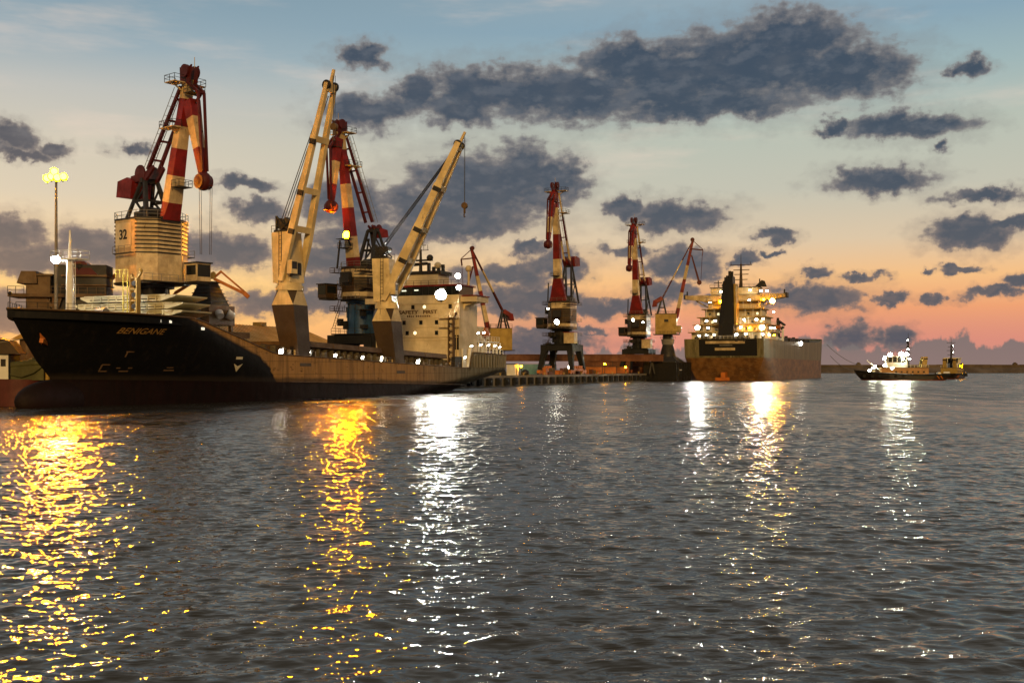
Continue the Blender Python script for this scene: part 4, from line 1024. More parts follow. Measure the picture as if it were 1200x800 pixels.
# ------------------------------------------------------------------ big bulk carrier seen from its stern quarter
def build_bulk_carrier():
    F = Vector((.387,.922,0)).normalized()
    t = thing('bulk_carrier', 'tall rust streaked bulk carrier seen from the stern, lit by many deck lamps', 'cargo ship', (81.5,423,0), math.atan2(F.y,F.x))
    # local x forward from the stern, +y port (left), -y starboard (towards us)
    ztab = interp([(-3,16.2),(40,16.0),(120,17.2),(150,18.0),(170,20.0),(192,21.0)])
    xs = interp([(-2,6),(0,5.0),(4,3.2),(9,.6),(16,-.4)])
    xe = interp([(-2,186),(8,186),(21,191)])
    def hb(x, z):
        a = max(0, x-xs(z)); tr = .70+.22*min(1, max(0, z/9)); lr = 16-7*min(1, max(0, z/12))
        g = min(1, a/lr); g = tr+(1-tr)*(1-(1-g)**2.4)
        b = max(0, xe(z)-x); f = min(1, b/30); f = 1-(1-f)**2.6
        return 16.6*g*f
    us = np.unique(np.concatenate([np.linspace(0,.14,36), np.linspace(.14,.82,24), np.linspace(.82,1,30)]))
    mb, top = make_hull(0, 22, -2, ztab, xs, xe, hb, 0, 190, us)
    m, n, b = new_mat('bulk_carrier_hull_paint')
    pos = n.node('ShaderNodeTexCoord').outputs['Object']; sp = n.node('ShaderNodeSeparateXYZ'); n.l.new(pos, sp.inputs[0]); X, Y, Z = sp.outputs
    st = n.noise(n.vm('MULTIPLY', pos, (.55,.55,.05)), 1.0, 7, .7); bl = n.noise(n.vm('MULTIPLY', pos, (.12,.3,.35)), 1.0, 7, .65)
    side = n.mix(n.step(st, .38, .66), (.17,.145,.07,1), (.07,.056,.024,1))
    side = n.mix(n.step(n.noise(n.vm('MULTIPLY', pos, (.8,.8,.06)), 1.3, 6, .6), .58, .7), side, (.24,.22,.13,1))
    rust = n.mix(n.step(bl, .36, .62), (.22,.105,.032,1), (.10,.045,.015,1))
    rust = n.mix(n.step(n.noise(n.vm('MULTIPLY', pos, (.2,.4,2.2)), .7, 7, .75), .56, .66), rust, (.22,.15,.08,1))
    c = n.mix(n.step(n.m('ADD', Z, n.m('MULTIPLY', bl, .35)), 8.95, 9.05), rust, side)
    n.put(b.inputs['Base Color'], c); b.inputs['Roughness'].default_value = .5
    mb.build('hull', [m, M['deck']], t)
    # dark painted stern panel carrying the two pale name strips (unreadable in the light)
    pn = MB(); 
    def on_stern(y0, y1, z0, z1, off, nn=14):
        vs_ = []; 
        for i in range(nn+1):
            y = y0+(y1-y0)*i/nn
            for z in (z0, (z0+z1)/2, z1): vs_.append((xs(z)-off, y, z))
        k = len(vs_); vv = vs_+[(x-.05,y,z) for x, y, z in vs_]; fs = []
        for i in range(nn):
            for j in range(2):
                q = (i*3+j,i*3+3+j,i*3+4+j,i*3+1+j); fs.append(q); fs.append(tuple(k+a for a in q[::-1]))
        for i in range(nn): fs += [(i*3,k+i*3,k+i*3+3,i*3+3),(i*3+2,i*3+5,k+i*3+5,k+i*3+2)]
        fs += [(0,1,k+1,k),(1,2,k+2,k+1),(nn*3,k+nn*3,k+nn*3+1,nn*3+1),(nn*3+1,k+nn*3+1,k+nn*3+2,nn*3+2)]
        return vv, fs
    pn.add(*on_stern(-12.8,9.6,9.6,16.0,.03)); pn.build('stern_panel', M['black'], t)
    s1 = MB(); s1.add(*on_stern(-8.2,7.0,14.3,15.3,.10)); s1.build('pale_strip', M['cream'], t)
    s2 = MB(); s2.add(*on_stern(-4.4,3.4,11.7,12.7,.10)); s2.build('pale_strip', M['cream'], t)
    s3 = MB(); s3.add(*on_stern(-3.4,1.6,13.5,13.8,.10)); s3.build('thin_strip', M['grey'], t)
    rd = MB(); rd.plate([(-1.4,-.9,-1),(2.6,-.9,-1),(2.6,-.9,3.4),(-1.0,-.9,3.2)],1.8,(0,1,0),0); rd.box(-1.9,-1.3,-2.6,2.8,.1,1.3); rd.build('rudder', M['orange'], t)
    # poop deck and accommodation: tiers with galleries
    ac = MB()
    for x0, x1, w, z0, z1 in ((12,32,15.4,15.2,18.9),(15,31,14.2,19.2,21.9),(17,30,13.0,22.2,25.0),(18.5,29.5,11.4,25.3,28.3),(19.5,29,10.4,28.6,31.4)):
        ac.box(x0,x1,-w,w,z0,z1,0); ac.box(x0-2.6,x1+.6,-w-.9,w+.9,z1,z1+.3,1)
        ac.rail([(x0-2.5,-w-.8,z1+.3),(x0-2.5,w+.8,z1+.3)],1.1,1.8,.06,2); ac.rail([(x0-2.5,-w-.8,z1+.3),(x1,-w-.8,z1+.3)],1.1,1.8,.06,2)
        for y in np.arange(-w, w+.1, 3.1): ac.box(x0-2.5,x0-2.3,y-.1,y+.1,z0-.0,z1,2)
    ac.build('accommodation_block', [M['cream_wall'], M['yellow'], M['white']], t)
    rr = random.Random(12)
    for z, x, ys in ((17.2,11.97,(-13,-10.2,-7,7.2,10.4,13)),(20.4,14.97,(-12.4,-9,-6,6.2,9.6,12.2)),(23.4,16.97,(-11.4,-8,-5,5,8,11)),(26.6,18.47,(-9.6,-6,6,9.4))):
        for y in ys:
            w = MB(); w.box(x-.06,x,y-.55,y+.55,z-.6,z+.6); fr = w.build('window', M['dark'], t)
            q = MB(); q.box(x-.09,x-.06,y-.42,y+.42,z-.46,z+.46); q.build('pane', M['lit'] if rr.random() < .35 else M['glass'], fr)
    wg = MB(); wg.box(19.6,28.5,-10.8,10.8,31.72,34.2,0)
    for s_ in (-1, 1):
        wg.hexa([(21,s_*10.8,31.72),(25.5,s_*10.8,31.72),(25.5,s_*20.4,33.1),(21,s_*20.4,33.1),(21,s_*10.8,34.5),(25.5,s_*10.8,34.5),(25.5,s_*20.4,34.5),(21,s_*20.4,34.5)], 0)
        wg.box(20.9,25.6,s_*20.4-.3,s_*20.4+.3,33.0,34.9,1); wg.bar((23,s_*11,29.5),(23,s_*16,32.3),.5,m=0)
        wg.tube((22,s_*19.6,34.5),(22,s_*19.6,36.2),.3,m=1)
    wg.build('bridge_wing', [M['cream'], M['dark']], t)
    bh = MB(); bh.box(20.5,28,-9.6,9.6,34.5,37.2,0); bh.box(20.3,28.3,-9.9,9.9,37.2,37.5,1); bh.rail([(20.3,-9.9,37.5),(20.3,9.9,37.5)],1.1,1.8,.06,1)
    bh.tube((24,-9.5,37.5),(24,-9.5,40.8),.25,m=1); bh.hexa([(23,-12.4,37.5),(24,-12.4,37.5),(24,-7.6,37.5),(23,-7.6,37.5),(23.3,-11.6,39.8),(23.7,-11.6,39.8),(23.7,-10.4,40.2),(23.3,-10.4,40.2)],1)
    bh.tube((24,7.2,37.5),(24,7.2,40.5),.2,m=1); bh.bar((24,5.6,39.6),(24,9,39.6),.3,m=1); bh.ball((22,4.5,38.4),.9,0)
    bh.build('wheelhouse', [M['cream_wall'], M['dark']], t)
    fu = MB()
    fu.hexa([(8,-2.2,16.2),(15,-2.2,16.2),(15,4.0,16.2),(8,4.0,16.2),(9.6,-1.5,41),(14.4,-1.5,41),(14.4,2.3,39.0),(9.6,2.3,39.0)], 0)
    for y, z in ((-.8,43.0),(.1,43.2),(1.0,41.4),(1.7,40.8)): fu.tube((12,y,38.6),(12,y,z),.6,.6,10,0)
    fu.build('funnel', M['black'], t)
    fs = MB(); fs.hexa([(9,-3.1,22),(15.2,-3.1,22),(15.2,-2.34,22),(9,-2.34,22),(10,-2.7,38),(14.6,-2.7,38),(14.6,-1.8,38),(10,-1.8,38)]); fs.build('funnel_flank', M['yellow'], t)
    ms = MB(); ms.tube((22,-2.4,37.5),(22,-2.4,46.8),.75,.35,10); ms.tube((22,-2.4,46.8),(22,-2.4,50.6),.15,.06,6)
    for z, w in ((40.5,2.6),(42.6,3.0),(44.4,3.4),(46.4,4.4)): ms.bar((22,-2.4-w,z),(22,-2.4+w*(.9 if z < 46 else 1),z),.22,.3)
    for y in (-6.2,1.6): ms.tube((22,y,46.4),(22,y,47.6),.1,m=0)
    ms.build('signal_mast', M['pedestal'], t)
    # deck gear behind the house: winches, davits, cranes and hatch tops along the far deck
    dg = MB()
    for x in range(0, 12, 2):
        for y in (-11,-8,-5,5,8,11): 
            if rr.random() < .6: dg.tube((x,y,15.1),(x,y,15.1+rr.uniform(1,2.4)),rr.uniform(.3,.7),m=0)
    for y in (-6,-2,3.4,8): dg.tube((3.5,y-1.4,16.7),(3.5,y+1.4,16.7),1.0,1.0,12,0); dg.box(2.6,4.4,y-1.6,y-1.4,15.1,17.6,0)
    dg.rail([(.4,-12.5,16.2),(.4,12.5,16.2)],1.1,1.5,.06,1); dg.rail([(.4,-12.5,16.2),(6,-15.6,16.2),(40,-16.4,16.1)],1.1,1.8,.06,1)
    for x in (34,37.5): dg.bar((x,-15,15.5),(x,-15,24.5),.9,m=0); dg.bar((x,-15,24.3),(x+1,-17.4,22.5),.6,m=0)
    dg.box(33.4,38,-16,-14,19.5,20,0); dg.tube((36,-14.8,20),(36,-14.8,25.5),.8,.5,m=0)
    dg.build('mooring_gear', [M['dark'], M['white']], t)
    lb = MB(); lb.ball((36,-14.6,21.6),1.4,0,14,8,(2.4,1.0,1.0)); lb.build('lifeboat', M['orange'], t)
    wp = MB(); wp.tube((46,-15.2,15.5),(46,-15.2,23.4),.5,.4,8); wp.tube((44.6,-15.2,15.5),(44.6,-15.2,21),.35,.3,8); wp.build('vent_post', M['white'], t)
    ht = MB()
    for k in range(5): ht.box(52+k*24,70+k*24,-10,10,16,18.6+.25*k,0)
    for k in range(4): ht.tube((73+k*24,-5,16),(73+k*24,-5,20.5),.8,.8,10,0)
    ht.build('hatch_cover', M['dark'], t)
    L = [(9.4,-.2,21.0,1.35,'flood_far'),(12.0,13.0,21.0,1.0,'flood_far'),(12.0,-12.6,20.8,1.15,'flood_far'),
         (11.6,8.6,20.9,.6,'flood_mid'),(11.6,-4.4,20.9,.7,'flood_mid'),(11.8,-7.8,20.6,.8,'warm_mid'),(11.8,-16.0,20.6,.6,'flood_mid'),(12,-17.4,20.4,.5,'flood_mid'),
         (9,11.6,17.6,.6,'flood_mid'),(9,8.6,17.8,.6,'flood_mid'),(9,5.4,17.8,.7,'flood_mid'),(9,-3.2,18.0,.8,'flood_mid'),(9,-7,18.2,.7,'flood_mid'),(9,-13.5,18.0,.7,'flood_mid'),(9,-16,17.8,.7,'flood_mid'),(9,-17.8,17.6,.5,'warm_mid'),
         (14,9.8,23.8,.65,'flood_mid'),(14,6.3,23.8,.6,'flood_mid'),(14,-5.4,24.0,.7,'flood_mid'),(14,-10,24.0,.75,'flood_mid'),(14,-12.6,24.2,.5,'flood_mid'),(14.4,-16.6,26.8,.5,'flood_mid'),
         (17.6,9.2,31.5,.6,'flood_mid'),(17.6,4.8,31.6,.9,'warm_mid'),(17.6,-6.6,31.8,.65,'flood_mid'),(17.6,-12.3,32.0,.75,'warm_mid'),(17.6,-15.6,31.4,1.2,'warm_flood'),
         (18.6,4.8,35.6,.7,'flood_mid'),(18.6,-6.8,35.9,.7,'flood_mid'),(18.6,-11.0,35.6,.75,'flood_mid'),(18.6,-13.4,35.5,.6,'flood_mid')]
    for x, y, z, r, k in L:
        if k == 'warm_mid': bulb(t, (x-.6,y,z), r*.6, M[k])
        elif r == .7 and z > 17: bulb(t, (x-.8,y,z), .4, M['flood_soft'])
        else: flood(t, (x,y,z), (-1,-.12,-.3), r*.74, M[k])
    flood(t, (86,-16.9,16.0), (-.6,-.8,-.3), .9, M['flood_mid'])
    flood(t, (30.0,-17.6,21.0), (.2,-.75,-1.2), .8, M['flood_mid'])
build_bulk_carrier()

# ------------------------------------------------------------------ tugs
def tug(loc, head, label, big, ls=1):
    t = thing('tugboat', label, 'tugboat', loc, math.atan2(head[1],head[0]), 'tugs on the open water')
    L = 36 if big else 30
    zt = interp([(0,2.6),(L*.35,2.5),(L*.75,3.2),(L,4.2)]); xs = interp([(-2,2.5),(0,1.6),(2.5,0),(5,0)]); xe = interp([(-2,L-4),(0,L-3),(2.5,L-.6),(4.2,L)])
    def hb(x, z):
        a = min(1, max(0,x-xs(z))/6); g = .72+.28*(1-(1-a)**2); f = min(1, max(0,xe(z)-x)/12); f = 1-(1-f)**2.2
        return 5.4*g*f*(.86+.14*min(1,max(0,(z+1)/3.5)))
    mb, top = make_hull(60, 10, -1.5, zt, xs, xe, hb, 0, L, deck_drop=.7)
    m, n, b = new_mat('tug_hull_paint'); pos = n.node('ShaderNodeTexCoord').outputs['Object']; sp = n.node('ShaderNodeSeparateXYZ'); n.l.new(pos, sp.inputs[0])
    c = n.mix(n.step(sp.outputs[2], .30, .34), (.14,.03,.012,1), n.mix(n.noise(pos,.6,5), (.010,.010,.012,1), (.03,.022,.016,1)))
    n.put(b.inputs['Base Color'], c); b.inputs['Roughness'].default_value = .4
    mb.build('hull', [m, M['deck']], t)
    fd = MB()
    for s_ in (-1, 1): fd.path([(x, s_*(y+.15), z-.35) for x, y, z in top[::3]], .28, 7)
    fd.build('rubber_fender', M['rubber'], t)
    h = MB(); h.box(8,L*.72,-3.6,3.6,1.8,5.0,0); h.box(8,L*.72,-3.7,3.7,5.0,5.15,1); h.rail([(8,-3.6,5.1),(L*.45,-3.6,5.1)],1,1.3,.05,2); h.rail([(8,3.6,5.1),(L*.45,3.6,5.1)],1,1.3,.05,2)
    for k in range(6): h.box(9.5+k*2.1,10.2+k*2.1,-3.64,-3.6,3.0,3.7,1); h.box(9.5+k*2.1,10.2+k*2.1,3.6,3.64,3.0,3.7,1)
    h.build('deckhouse', [paint('tug_buff_paint', (.42,.22,.08), .5, .3, .1) if big else M['yellow'], M['dark'], M['white']], t)
    w = MB(); x0, x1 = L*.44, L*.66
    w.box(x0,x1,-2.9,2.9,5.16,7.2,0); w.prism([(x0+.3,-2.6),(x1-.2,-2.6),(x1-.2,2.6),(x0+.3,2.6)], 7.2, 9.4, 1, 1.1); w.box(x0-.4,x1+.5,-3.2,3.2,9.4,9.75,0)
    for y in (-1.7,0,1.7): w.box(x0-.1,x0+.2,y-.12,y+.12,7.2,9.4,0); w.box(x1-.2,x1+.16,y-.12,y+.12,7.2,9.4,0)
    for x in np.linspace(x0+.5,x1-.4,5): w.box(x-.12,x+.12,-2.95,-2.6,7.2,9.4,0); w.box(x-.12,x+.12,2.6,2.95,7.2,9.4,0)
    w.build('wheelhouse', [M['white'], M['glass']], t)
    for y in (-2.2,2.2): f = MB(); f.hexa([(8.6,y-.7,5.15),(10.8,y-.7,5.15),(10.8,y+.7,5.15),(8.6,y+.7,5.15),(8.2,y-.6,9.4),(9.8,y-.6,9.4),(9.8,y+.6,9.4),(8.2,y+.6,9.4)],0); f.box(8.2,9.9,y-.65,y+.65,8.3,8.8,1); f.build('funnel', [M['yellow'], M['black']], t)
    s = MB(); xm = L*.42; s.tube((xm,0,5.1),(xm,0,15.5),.5,.3,8,0); s.tube((xm,0,15.5),(xm,0,19),.14,.06,5,0)
    for z, w_ in ((11,1.6),(13,1.9),(14.6,1.4),(16.6,1.9 if not big else .9)): s.bar((xm,-w_,z),(xm,w_,z),.2); s.bar((xm-w_*.7,0,z),(xm+w_*.7,0,z),.16)
    for z in (11.3,13.3,14.9): s.ball((xm+.3,0,z+.2),.4,0,8,5)
    s.build('signal_mast', M['dark'], t)
    g = MB(); g.tube((L*.80,-.9,3.3),(L*.80,.9,3.3),.8,.8,12); g.box(L*.80-.8,L*.80+.8,-1.3,-1.0,2.2,4.0); g.box(L*.80-.8,L*.80+.8,1.0,1.3,2.2,4.0); g.tube((3.5,-1.3,2.6),(3.5,1.3,2.6),.7,.7,12); g.bar((L*.72,-1.0,4),(L*.86,-1.0,8.0),.4,.4,.25,.25); g.build('towing_winch', M['white'], t)
    for x in np.linspace(L*.5, L*.9, 6):
        for s_ in (-1, 1):
            y = hb(x,2.2)+.22; ty = MB(); ty.tube((x,s_*y,1.7),(x,s_*(y+.25),1.7),.65,.65,12); ty.build('tyre', M['rubber'], t)
    ds = MB()
    for k in (0,1):
        for s_ in (-1,1):
            pts = [(2.6+k*1.3,.7),(3.1+k*1.3,.7),(4.3+k*1.3,2.1),(3.8+k*1.3,2.1)]
            ds.plate([(x, s_*(hb(x,z)+.05), z) for x, z in pts], .04, (0,s_,0))
    ds.build('hull_stripe', M['orange'], t)
    k = 'tug_lamp'
    side = 1
    A = lambda v: v
    sy = 1
    spots = [(x0+.5,3.3,10.3,.75),(x0+2.6,3.3,10.5,.85),(x1-1.2,3.3,10.2,.8),(x1+.6,2.6,9.4,.6),(x1+.2,3.2,4.4,.75),(x1-1.8,3.9,4.9,.65),(L*.80,1.8,5.0,.65),(L*.84,1.6,3.9,.5),(xm+.3,.7,12.4,.4),(xm+.3,.7,16.0,.3)] if big else \
            [(x1-1.0,3.3,6.4,.9),(x1+1.2,3.0,6.0,.8),(x0+.2,3.5,5.9,.7),(xm+.3,.8,12.2,.6),(xm+.3,.8,15.2,.55),(x1+3,2.6,5.0,.55)]
    if big:
        for x, y, z in ((x0-.9,1.5,8.6),(x1+.9,1.2,8.6),(x1+.9,1.6,6.0),(x0+2,3.9,8.6),(L*.78,1.2,5.6)): bulb(t, (x,y,z), .42, M[k])
    for x, y, z, r in spots: flood(t, (x,y*ls,z), (.05,ls,-.35), r, (M['tug_flood'] if r > .7 else M[k]) if big else (M['warm_mid'] if z < 10 else M['tug_lamp']))
    return t
tug((173.5,437,0), (-.985,.17), 'dark tugboat with orange deckhouse and bright greenish white lamps, nearest of the two', True)
tug((194.8,494,0), (.55,.835), 'yellow lit tugboat partly hidden behind the nearer tug', False, -1)

def sag(name, a, b, drop, r, label, cat, group=None):
    a, b = Vector(a), Vector(b); pts = []
    for i in range(25):
        s_ = i/24; p = a.lerp(b, s_); p.z -= drop*4*s_*(1-s_); pts.append(p)
    mb = MB(); mb.path(pts, r, 6); o = mb.build(name, M['rope']); tag(o, label, cat, group)
sag('tow_line', (160.5,560,17.0), (147.0,438.5,4.6), 3.0, .11, 'upper dark tow line running from the big hull to the tug', 'rope')
sag('tow_line', (158.0,545,11.0), (141.0,439,3.6), 2.4, .11, 'lower dark tow line sagging from the big hull to the tug', 'rope')
sag('mooring_line', (-48.2,132.0,10.6), (-76,128,6.4), 1.0, .06, 'thin pale mooring line from the bow of the near ship leading left', 'rope')

# ------------------------------------------------------------------ lamp mast, gantry, hopper, grab at the left
def build_light_mast():
    t = thing('light_mast', 'tall thin lamp mast with a blazing cluster of sodium lamps at its head', 'lamp post', (-68.9,166,QZ))
    m = MB(); m.tube((0,0,0),(0,0,30.4),.34,.17,10); m.tube((0,0,0),(0,0,.5),.6,.6,10); m.build('pole', M['grey'], t)
    h = MB(); h.tube((-1.7,0,30.3),(1.7,0,30.3),.11); h.tube((0,-1.2,30.3),(0,1.2,30.3),.11); h.tube((0,0,30.2),(0,0,31.4),.3,.2,10); h.build('lamp_head_frame', M['dark'], t)
    for x, y, z, ax in ((-1.25,-.3,30.55,-.3),(-.45,-.6,30.75,-.05),(.4,-.6,30.6,.1),(1.2,-.3,30.8,.35),(0,-.7,31.5,.1)):
        flood(t, (x,y,z), (ax+.38,-1,-.30), .5, M['sodium_big'])
build_light_mast()

def build_gantry():
    t = thing('unloading_gantry', 'brown unloading gantry with a yellow tower and railed walkway behind the bow', 'gantry', (-73.5,172,QZ), R(8))
    a = MB(); a.box(-2.0,1.6,-1.8,1.8,0,16.2); a.box(-2.4,2.0,-2.2,2.2,16.2,16.5); a.hexa([(-3.2,-2.4,15.0),(-.2,-2.4,15.0),(-.2,2.4,15.0),(-3.2,2.4,15.0),(-2.6,-2.2,16.9),(-.4,-2.2,16.9),(-.4,2.2,16.9),(-2.6,2.2,16.9)]); a.build('tower', M['brown'], t)
    d = MB(); d.box(-4.4,10.2,-2.8,2.8,12.9,13.4,0); d.rail([(-4.4,-2.8,13.4),(-2,-2.8,13.4)],1.1,1.0,.05,1); d.rail([(2,-2.8,13.4),(10,-2.8,13.4)],1.1,1.3,.05,0); d.box(3.4,10.2,-2.6,2.8,16.1,16.4,0); d.box(3.4,10.2,-2.6,2.8,14.7,14.9,0); d.build('walkway', [M['brown'], M['dark']], t)
    m = MB(); m.box(2.2,10.0,-2.0,2.7,13.41,18.0,0); m.hexa([(4.4,-2.4,16.4),(8.8,-2.4,16.4),(8.8,2.2,16.4),(4.4,2.2,16.4),(4.6,-1.6,18.6),(6.6,-1.6,18.6),(6.6,1.8,18.6),(4.6,1.8,18.6)],1); m.box(6.6,8.8,-1.9,1.9,16.4,17.5,1)
    m.box(1.8,10.4,-1.6,2.4,4,12.9,0); m.build('machinery', [M['dark'], M['darkred']], t)
    l = MB()
    for x in (2.4,9.6):
        for y in (-2.2,2.2): l.bar((x,y,0),(x,y,13),.7)
    l.bar((1.2,-2,6.5),(3.2,-2,12.8),.5); l.bar((1.2,-2,12.5),(4.6,-2,8),.4); l.build('support_leg', M['brown'], t)
    b = MB(); b.bar((9.0,2.0,15.5),(14.2,4.5,20.6),.4,.5,.3,.3); b.bar((9.0,2.6,15.2),(14.2,4.5,20.6),.25); b.build('derrick_arm', M['orange'], t)
build_gantry()

def build_hopper():
    p = quay_pt(quay_at(-.2766, 12.5), 12.5)
    t = thing('quay_hopper', 'dark tapered lattice hopper standing on the quay behind the hatch stack', 'hopper', p, QROT)
    h = MB(); h.hexa([(-2.6,-2.6,13.0),(2.6,-2.6,13.0),(2.6,2.6,13.0),(-2.6,2.6,13.0),(-1.2,-1.2,17.0),(1.2,-1.2,17.0),(1.2,1.2,17.0),(-1.2,1.2,17.0)])
    for k in range(6):
        z = 13.2+k*.64; w = 2.75-1.4*k/5.6; h.box(-w,w,-w,w,z,z+.16)
    h.box(-1.6,1.6,-1.6,1.6,17.0,17.25); h.build('tapered_tower', M['dark'], t)
    b = MB(); b.box(-3.6,3.6,-3.0,3.0,9.5,12.99); 
    for x in (-3,3):
        for y in (-2.6,2.6): b.bar((x,y,0),(x,y,9.6),.6)
    b.build('bin', M['brown'], t)
    w = MB(); w.tube((1.2,-3.2,11.6),(2.0,-4.0,11.0),.9,.7,12); w.tube((-1.2,-3.2,11.6),(-1.6,-4.0,11.0),.8,.6,12); w.build('chute', M['white'], t)
build_hopper()

def build_grab():
    p = quay_pt(quay_at(-.2766, 12.5), 12.5, 0)
    t = thing('open_grab', 'orange grab hanging open on thin wires above the dark hopper', 'grab', (p.x, p.y, 20.4), R(12))
    h = MB(); h.box(-1.2,1.2,-.7,.7,.2,1.0); h.tube((-.9,-.8,1.0),(-.9,.8,1.0),.45); h.tube((.9,-.8,1.0),(.9,.8,1.0),.45); h.build('head_block', M['yellow'], t)
    a = MB()
    for y in (-.5,.5):
        a.bar((-1.0,y,.6),(-5.6,y,-2.4),.32,.45); a.bar((-5.6,y,-2.4),(-7.0,y,-4.2),.3); a.bar((-3.0,y,.2),(-1.2,y,.7),.3)
        a.bar((1.0,y,.2),(6.8,y,-2.6),.36,.5); a.bar((1.1,y,.5),(2.2,y,1.5),.3); a.bar((2.2,y,1.5),(6.6,y,-2.3),.2,.3); a.bar((6.2,y,-2.3),(7.0,y,-3.0),.6,.7)
    for x, z in ((-5.6,-2.4),(6.7,-2.6),(2.2,1.5)): a.bar((x,-.6,z),(x,.6,z),.3)
    a.build('grab_arm', M['orange'], t)
build_grab()

def build_workboat():
    t = thing('workboat', 'low dark red workboat with a small white cabin, half hidden by the bulbous bow', 'boat', (-63,137.5,0), R(3))
    L = 17
    zt = interp([(0,3.6),(L,3.2)]); xs = interp([(-1,1.0),(4,0)]); xe = interp([(-1,L-2),(4,L)])
    hb = lambda x, z: 2.6*min(1,.7+max(0,x)/8)*(1-max(0,(x-L+5)/5)**2*.9 if x > L-5 else 1)
    mb, top = make_hull(30, 8, -1, zt, xs, xe, hb, 0, L, deck_drop=.5); h = mb.build('hull', [M['darkred'], M['deck']], t); h.location.x = -11
    d = MB(); d.box(1.0,5.0,-2.0,2.0,3.2,5.0); d.tube((1,-1.6,5.0),(5.0,-1.6,5.4),.5); d.ball((3.4,-1.2,5.2),.8); d.path([(1,-2.1,3.9),(2.4,-2.2,3.6),(3.8,-2.2,4.1),(5,-2.1,5.0)],.12); d.build('deck_box', paint('mossy_green_paint', (.09,.09,.03), .6, .4, .2), t)
    c = MB(); c.box(-1.0,.8,-2.2,1.4,3.2,6.3,0); c.box(-1.1,.9,-2.3,1.5,6.3,6.45,1); c.box(-.1,.5,-2.24,-2.2,4.9,5.8,1); c.box(-.9,-.3,-2.24,-2.2,3.3,5.2,1); c.build('cabin', [M['white'], M['dark']], t)
    r = MB(); r.box(-6.4,-1.05,-2.0,1.8,3.2,7.4,0); r.hexa([(-3.0,-1.2,6.5),(1.8,-1.2,6.46),(1.8,1.4,6.46),(-3.0,1.4,6.5),(-3.0,-1.2,8.9),(.4,-1.2,8.1),(.4,1.4,8.1),(-3.0,1.4,8.9)],1); r.rail([(-6,-1.9,7.4),(-3.1,-1.9,7.4)],1,1,.05,1); r.build('deckhouse', [M['orange'], M['pedestal']], t)
    f = MB(); f.tube((5.2,-1.2,0.5),(5.2,-1.2,6.4),.3,.3,10); f.tube((5.9,-.6,.5),(5.9,-.6,5.8),.28,.28,10); f.build('fender_post', M['yellow'], t)
build_workboat()

# ------------------------------------------------------------------ sheds, containers, kiosk on the quay
def build_warehouse():
    p = quay_pt(75, 30)
    t = thing('warehouse', 'long low warehouse with an ochre roof behind the near ship', 'warehouse', p, QROT)
    w = MB(); w.box(-26,44,-9,12,0,7.0); 
    for x in np.arange(-25,44,4): w.box(x-.2,x+.2,-9.15,-9,0,7.0)
    w.build('wall', M['brown'], t)
    r = MB(); r.hexa([(-27,-10,7.0),(45,-10,7.0),(45,13,7.0),(-27,13,7.0),(-27,1.0,11.2),(45,1.0,11.2),(45,2.0,11.2),(-27,2.0,11.2)])
    for x in np.arange(-26,45,1.2): r.bar((x,-10,7.05),(x,1.0,11.25),.10,.10,side=(1,0,0))
    r.build('roof', M['roof'], t)
    v = MB()
    for x in (-18,-6,6,18,30): v.box(x-1,x+1,.4,2.6,11.2,12.0)
    v.build('roof_vent', M['yellow'], t)
build_warehouse()

def build_conveyor():
    t = thing('conveyor_gallery', 'long brown raised conveyor gallery crossing low behind the quay', 'conveyor', (14,405,QZ), R(4))
    g = MB(); g.box(-26,42,-1.6,1.6,4.6,6.9); 
    for x in np.arange(-25,42,3): g.box(x-.12,x+.12,-1.72,-1.6,4.6,6.9)
    g.box(-26.3,42.3,-1.9,1.9,6.9,7.15); g.build('gallery', M['box_brown'], t)
    for x in (-20,0,20,38):
        l = MB(); l.bar((x-1,0,0),(x,0,4.6),.5); l.bar((x+1,0,0),(x,0,4.6),.5); l.build('support', M['dark'], t)
build_conveyor()
def build_kiosk():
    t = thing('quay_kiosk', 'small cream kiosk on the quay just behind the near ship stern', 'kiosk', quay_pt(quay_at(.0006, 5), 5), QROT)
    b = MB(); b.box(-1.4,1.4,-1.2,1.2,0,3.0,0); b.box(-1.6,1.6,-1.4,1.4,3.0,3.2,1); b.build('wall', [M['white'], M['dark']], t)
    d = MB(); d.box(-.5,.5,-1.24,-1.2,0,2.1); d.build('door', M['grey'], t)
build_kiosk()
def build_teal():
    t = thing('teal_hoarding', 'teal corrugated hoarding standing on the quay under the conveyor', 'hoarding', (9.2,372,QZ), R(3))
    b = MB(); 
    for k in range(24): b.box(-6.2+k*.5,-5.75+k*.5,-.1-.06*(k%2),.1,0,3.3)
    b.build('sheeting', M['teal'], t)
    f = MB(); f.bar((-6.2,.3,0),(-6.2,.3,3.4),.15); f.bar((5.8,.3,0),(5.8,.3,3.4),.15); f.bar((-6.2,.2,3.35),(5.8,.2,3.35),.15); f.build('frame', M['grey'], t)
    s = MB(); s.ball((0,0,0),1.2,0,10,6,(1,.8,.9)); s.build('heap', M['black']).location = quay_pt(quay_at(.012, 4), 4, 3.4)
    tag(bpy.data.objects['heap'], 'dark covered heap on the quay beside the cream kiosk', 'heap')
build_teal()

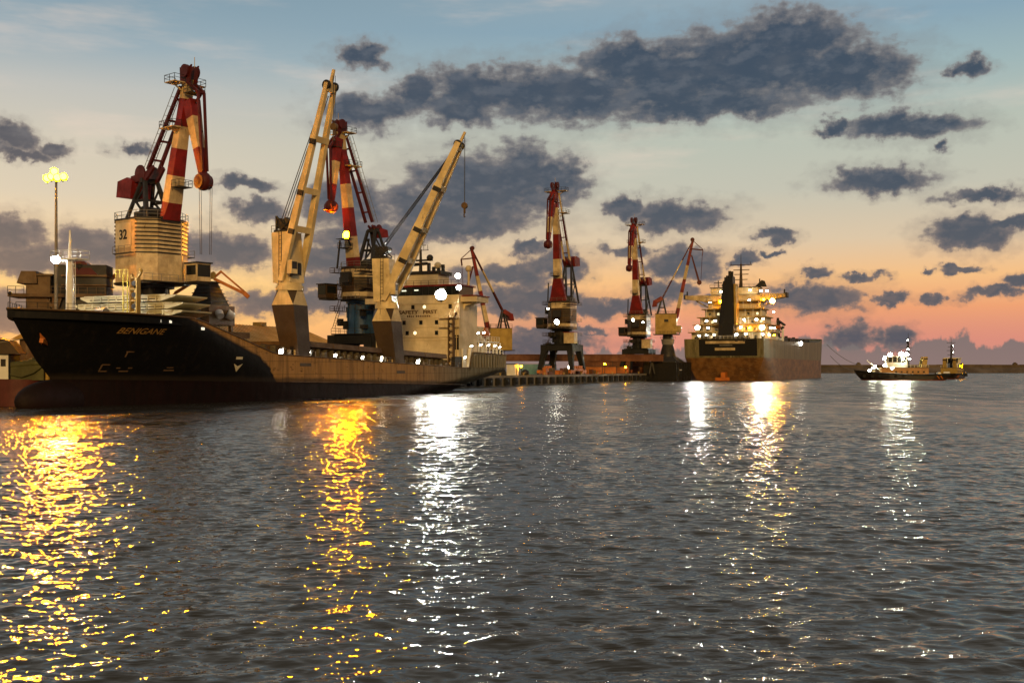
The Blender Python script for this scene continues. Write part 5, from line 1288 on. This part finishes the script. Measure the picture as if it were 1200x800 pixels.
def container(px, n, z, mat, label, L=6.1, far=0):
    p = quay_pt(quay_at(px, n), n, z)
    t = thing('shipping_container', label, 'container', p, QROT-R(62), 'containers stacked on the far quay')
    b = MB(); b.box(-L/2,L/2,-1.2,1.2,.02,2.58)
    k = int(L/.42)
    for i in range(k): x = -L/2+.2+i*.42; b.box(x,x+.2,-1.26,-1.2,.2,2.4)
    b.build('box', mat, t)
    f = MB()
    for x in (-L/2,L/2):
        for y in (-1.22,1.22): f.box(x-.08,x+.08,y-.08,y+.08,0,2.6)
    for z_ in (.06,2.54): f.box(-L/2,L/2,-1.3,-1.2,z_-.07,z_+.07)
    f.build('corner_frame', M['dark'], t)
container(.0735, 6.0, QZ, M['box_orange'], 'bright orange container, leftmost on the ground by the lone crane')
container(.0865, 6.0, QZ, M['box_orange'], 'orange container on the ground, second from the lone crane')
container(.0985, 6.0, QZ, M['box_brown'], 'brown container on the ground between orange ones and the far crane')
container(.123, 5.0, QZ, M['box_orange'], 'orange container on the ground between the legs of the far crane')
container(.076, 16, QZ+2.6, M['box_brown'], 'long brown container raised behind the orange row, leftmost one', 12.2)
container(.093, 16, QZ+2.6, M['box_brown'], 'long brown container raised behind the orange row, middle one', 12.2)
container(.110, 16, QZ+2.6, M['box_brown'], 'long brown container raised behind the orange row, beside the far crane', 12.2)
for i, px in enumerate((.076,.093,.110)):
    container(px, 16, QZ, M['box_brown'], ('long brown container on the ground under the leftmost raised one', 'long brown container on the ground under the middle raised one', 'long brown container on the ground under the raised one by the far crane')[i], 12.2)

# small lamps low on the quay near the far cranes
def quay_lamp(px, n, h, mat, label):
    t = thing('work_lamp', label, 'lamp', quay_pt(quay_at(px, n), n), QROT)
    m = MB(); m.tube((0,0,0),(0,0,h),.12,.08,8); m.tube((0,0,0),(0,0,.25),.35,.3,8); m.build('post', M['dark'], t)
    bulb(t, (0,0,h+.35), .3, mat)
quay_lamp(.0845, 3.2, 3.2, M['warm_mid'], 'warm work lamp on a short post left of the orange containers')
quay_lamp(.1035, 3.0, 2.0, M['warm_mid'], 'warm work lamp on a short post at the foot of the far crane')
quay_lamp(.0085, 3.0, 2.2, M['warm_mid'], 'warm work lamp low on the quay beside the cream kiosk')

def build_crates():
    rr = random.Random(21)
    spots = [(.030+.0032*k, 4.2+rr.uniform(-.6,1.4)) for k in range(16)]
    for i, (px, n) in enumerate(spots):
        w, d_, h = rr.uniform(1.2,2.6), rr.uniform(1.0,1.8), rr.uniform(.9,2.1)
        b = MB(); b.box(-w/2,w/2,-d_/2,d_/2,.12,h)
        for x in (-w/2+.1,0,w/2-.1): b.box(x-.08,x+.08,-d_/2-.04,d_/2+.04,0,h+.04)
        o = b.build('cargo_crate', M[('box_orange','box_brown','brown','orange')[i % 4]])
        o.location = quay_pt(quay_at(px, n), n); o.rotation_euler = (0,0,QROT+rr.uniform(-.3,.3))
        tag(o, 'small rust coloured crate in the cluttered row on the quay edge under the lone crane', 'crate', 'crates along the quay edge')
build_crates()
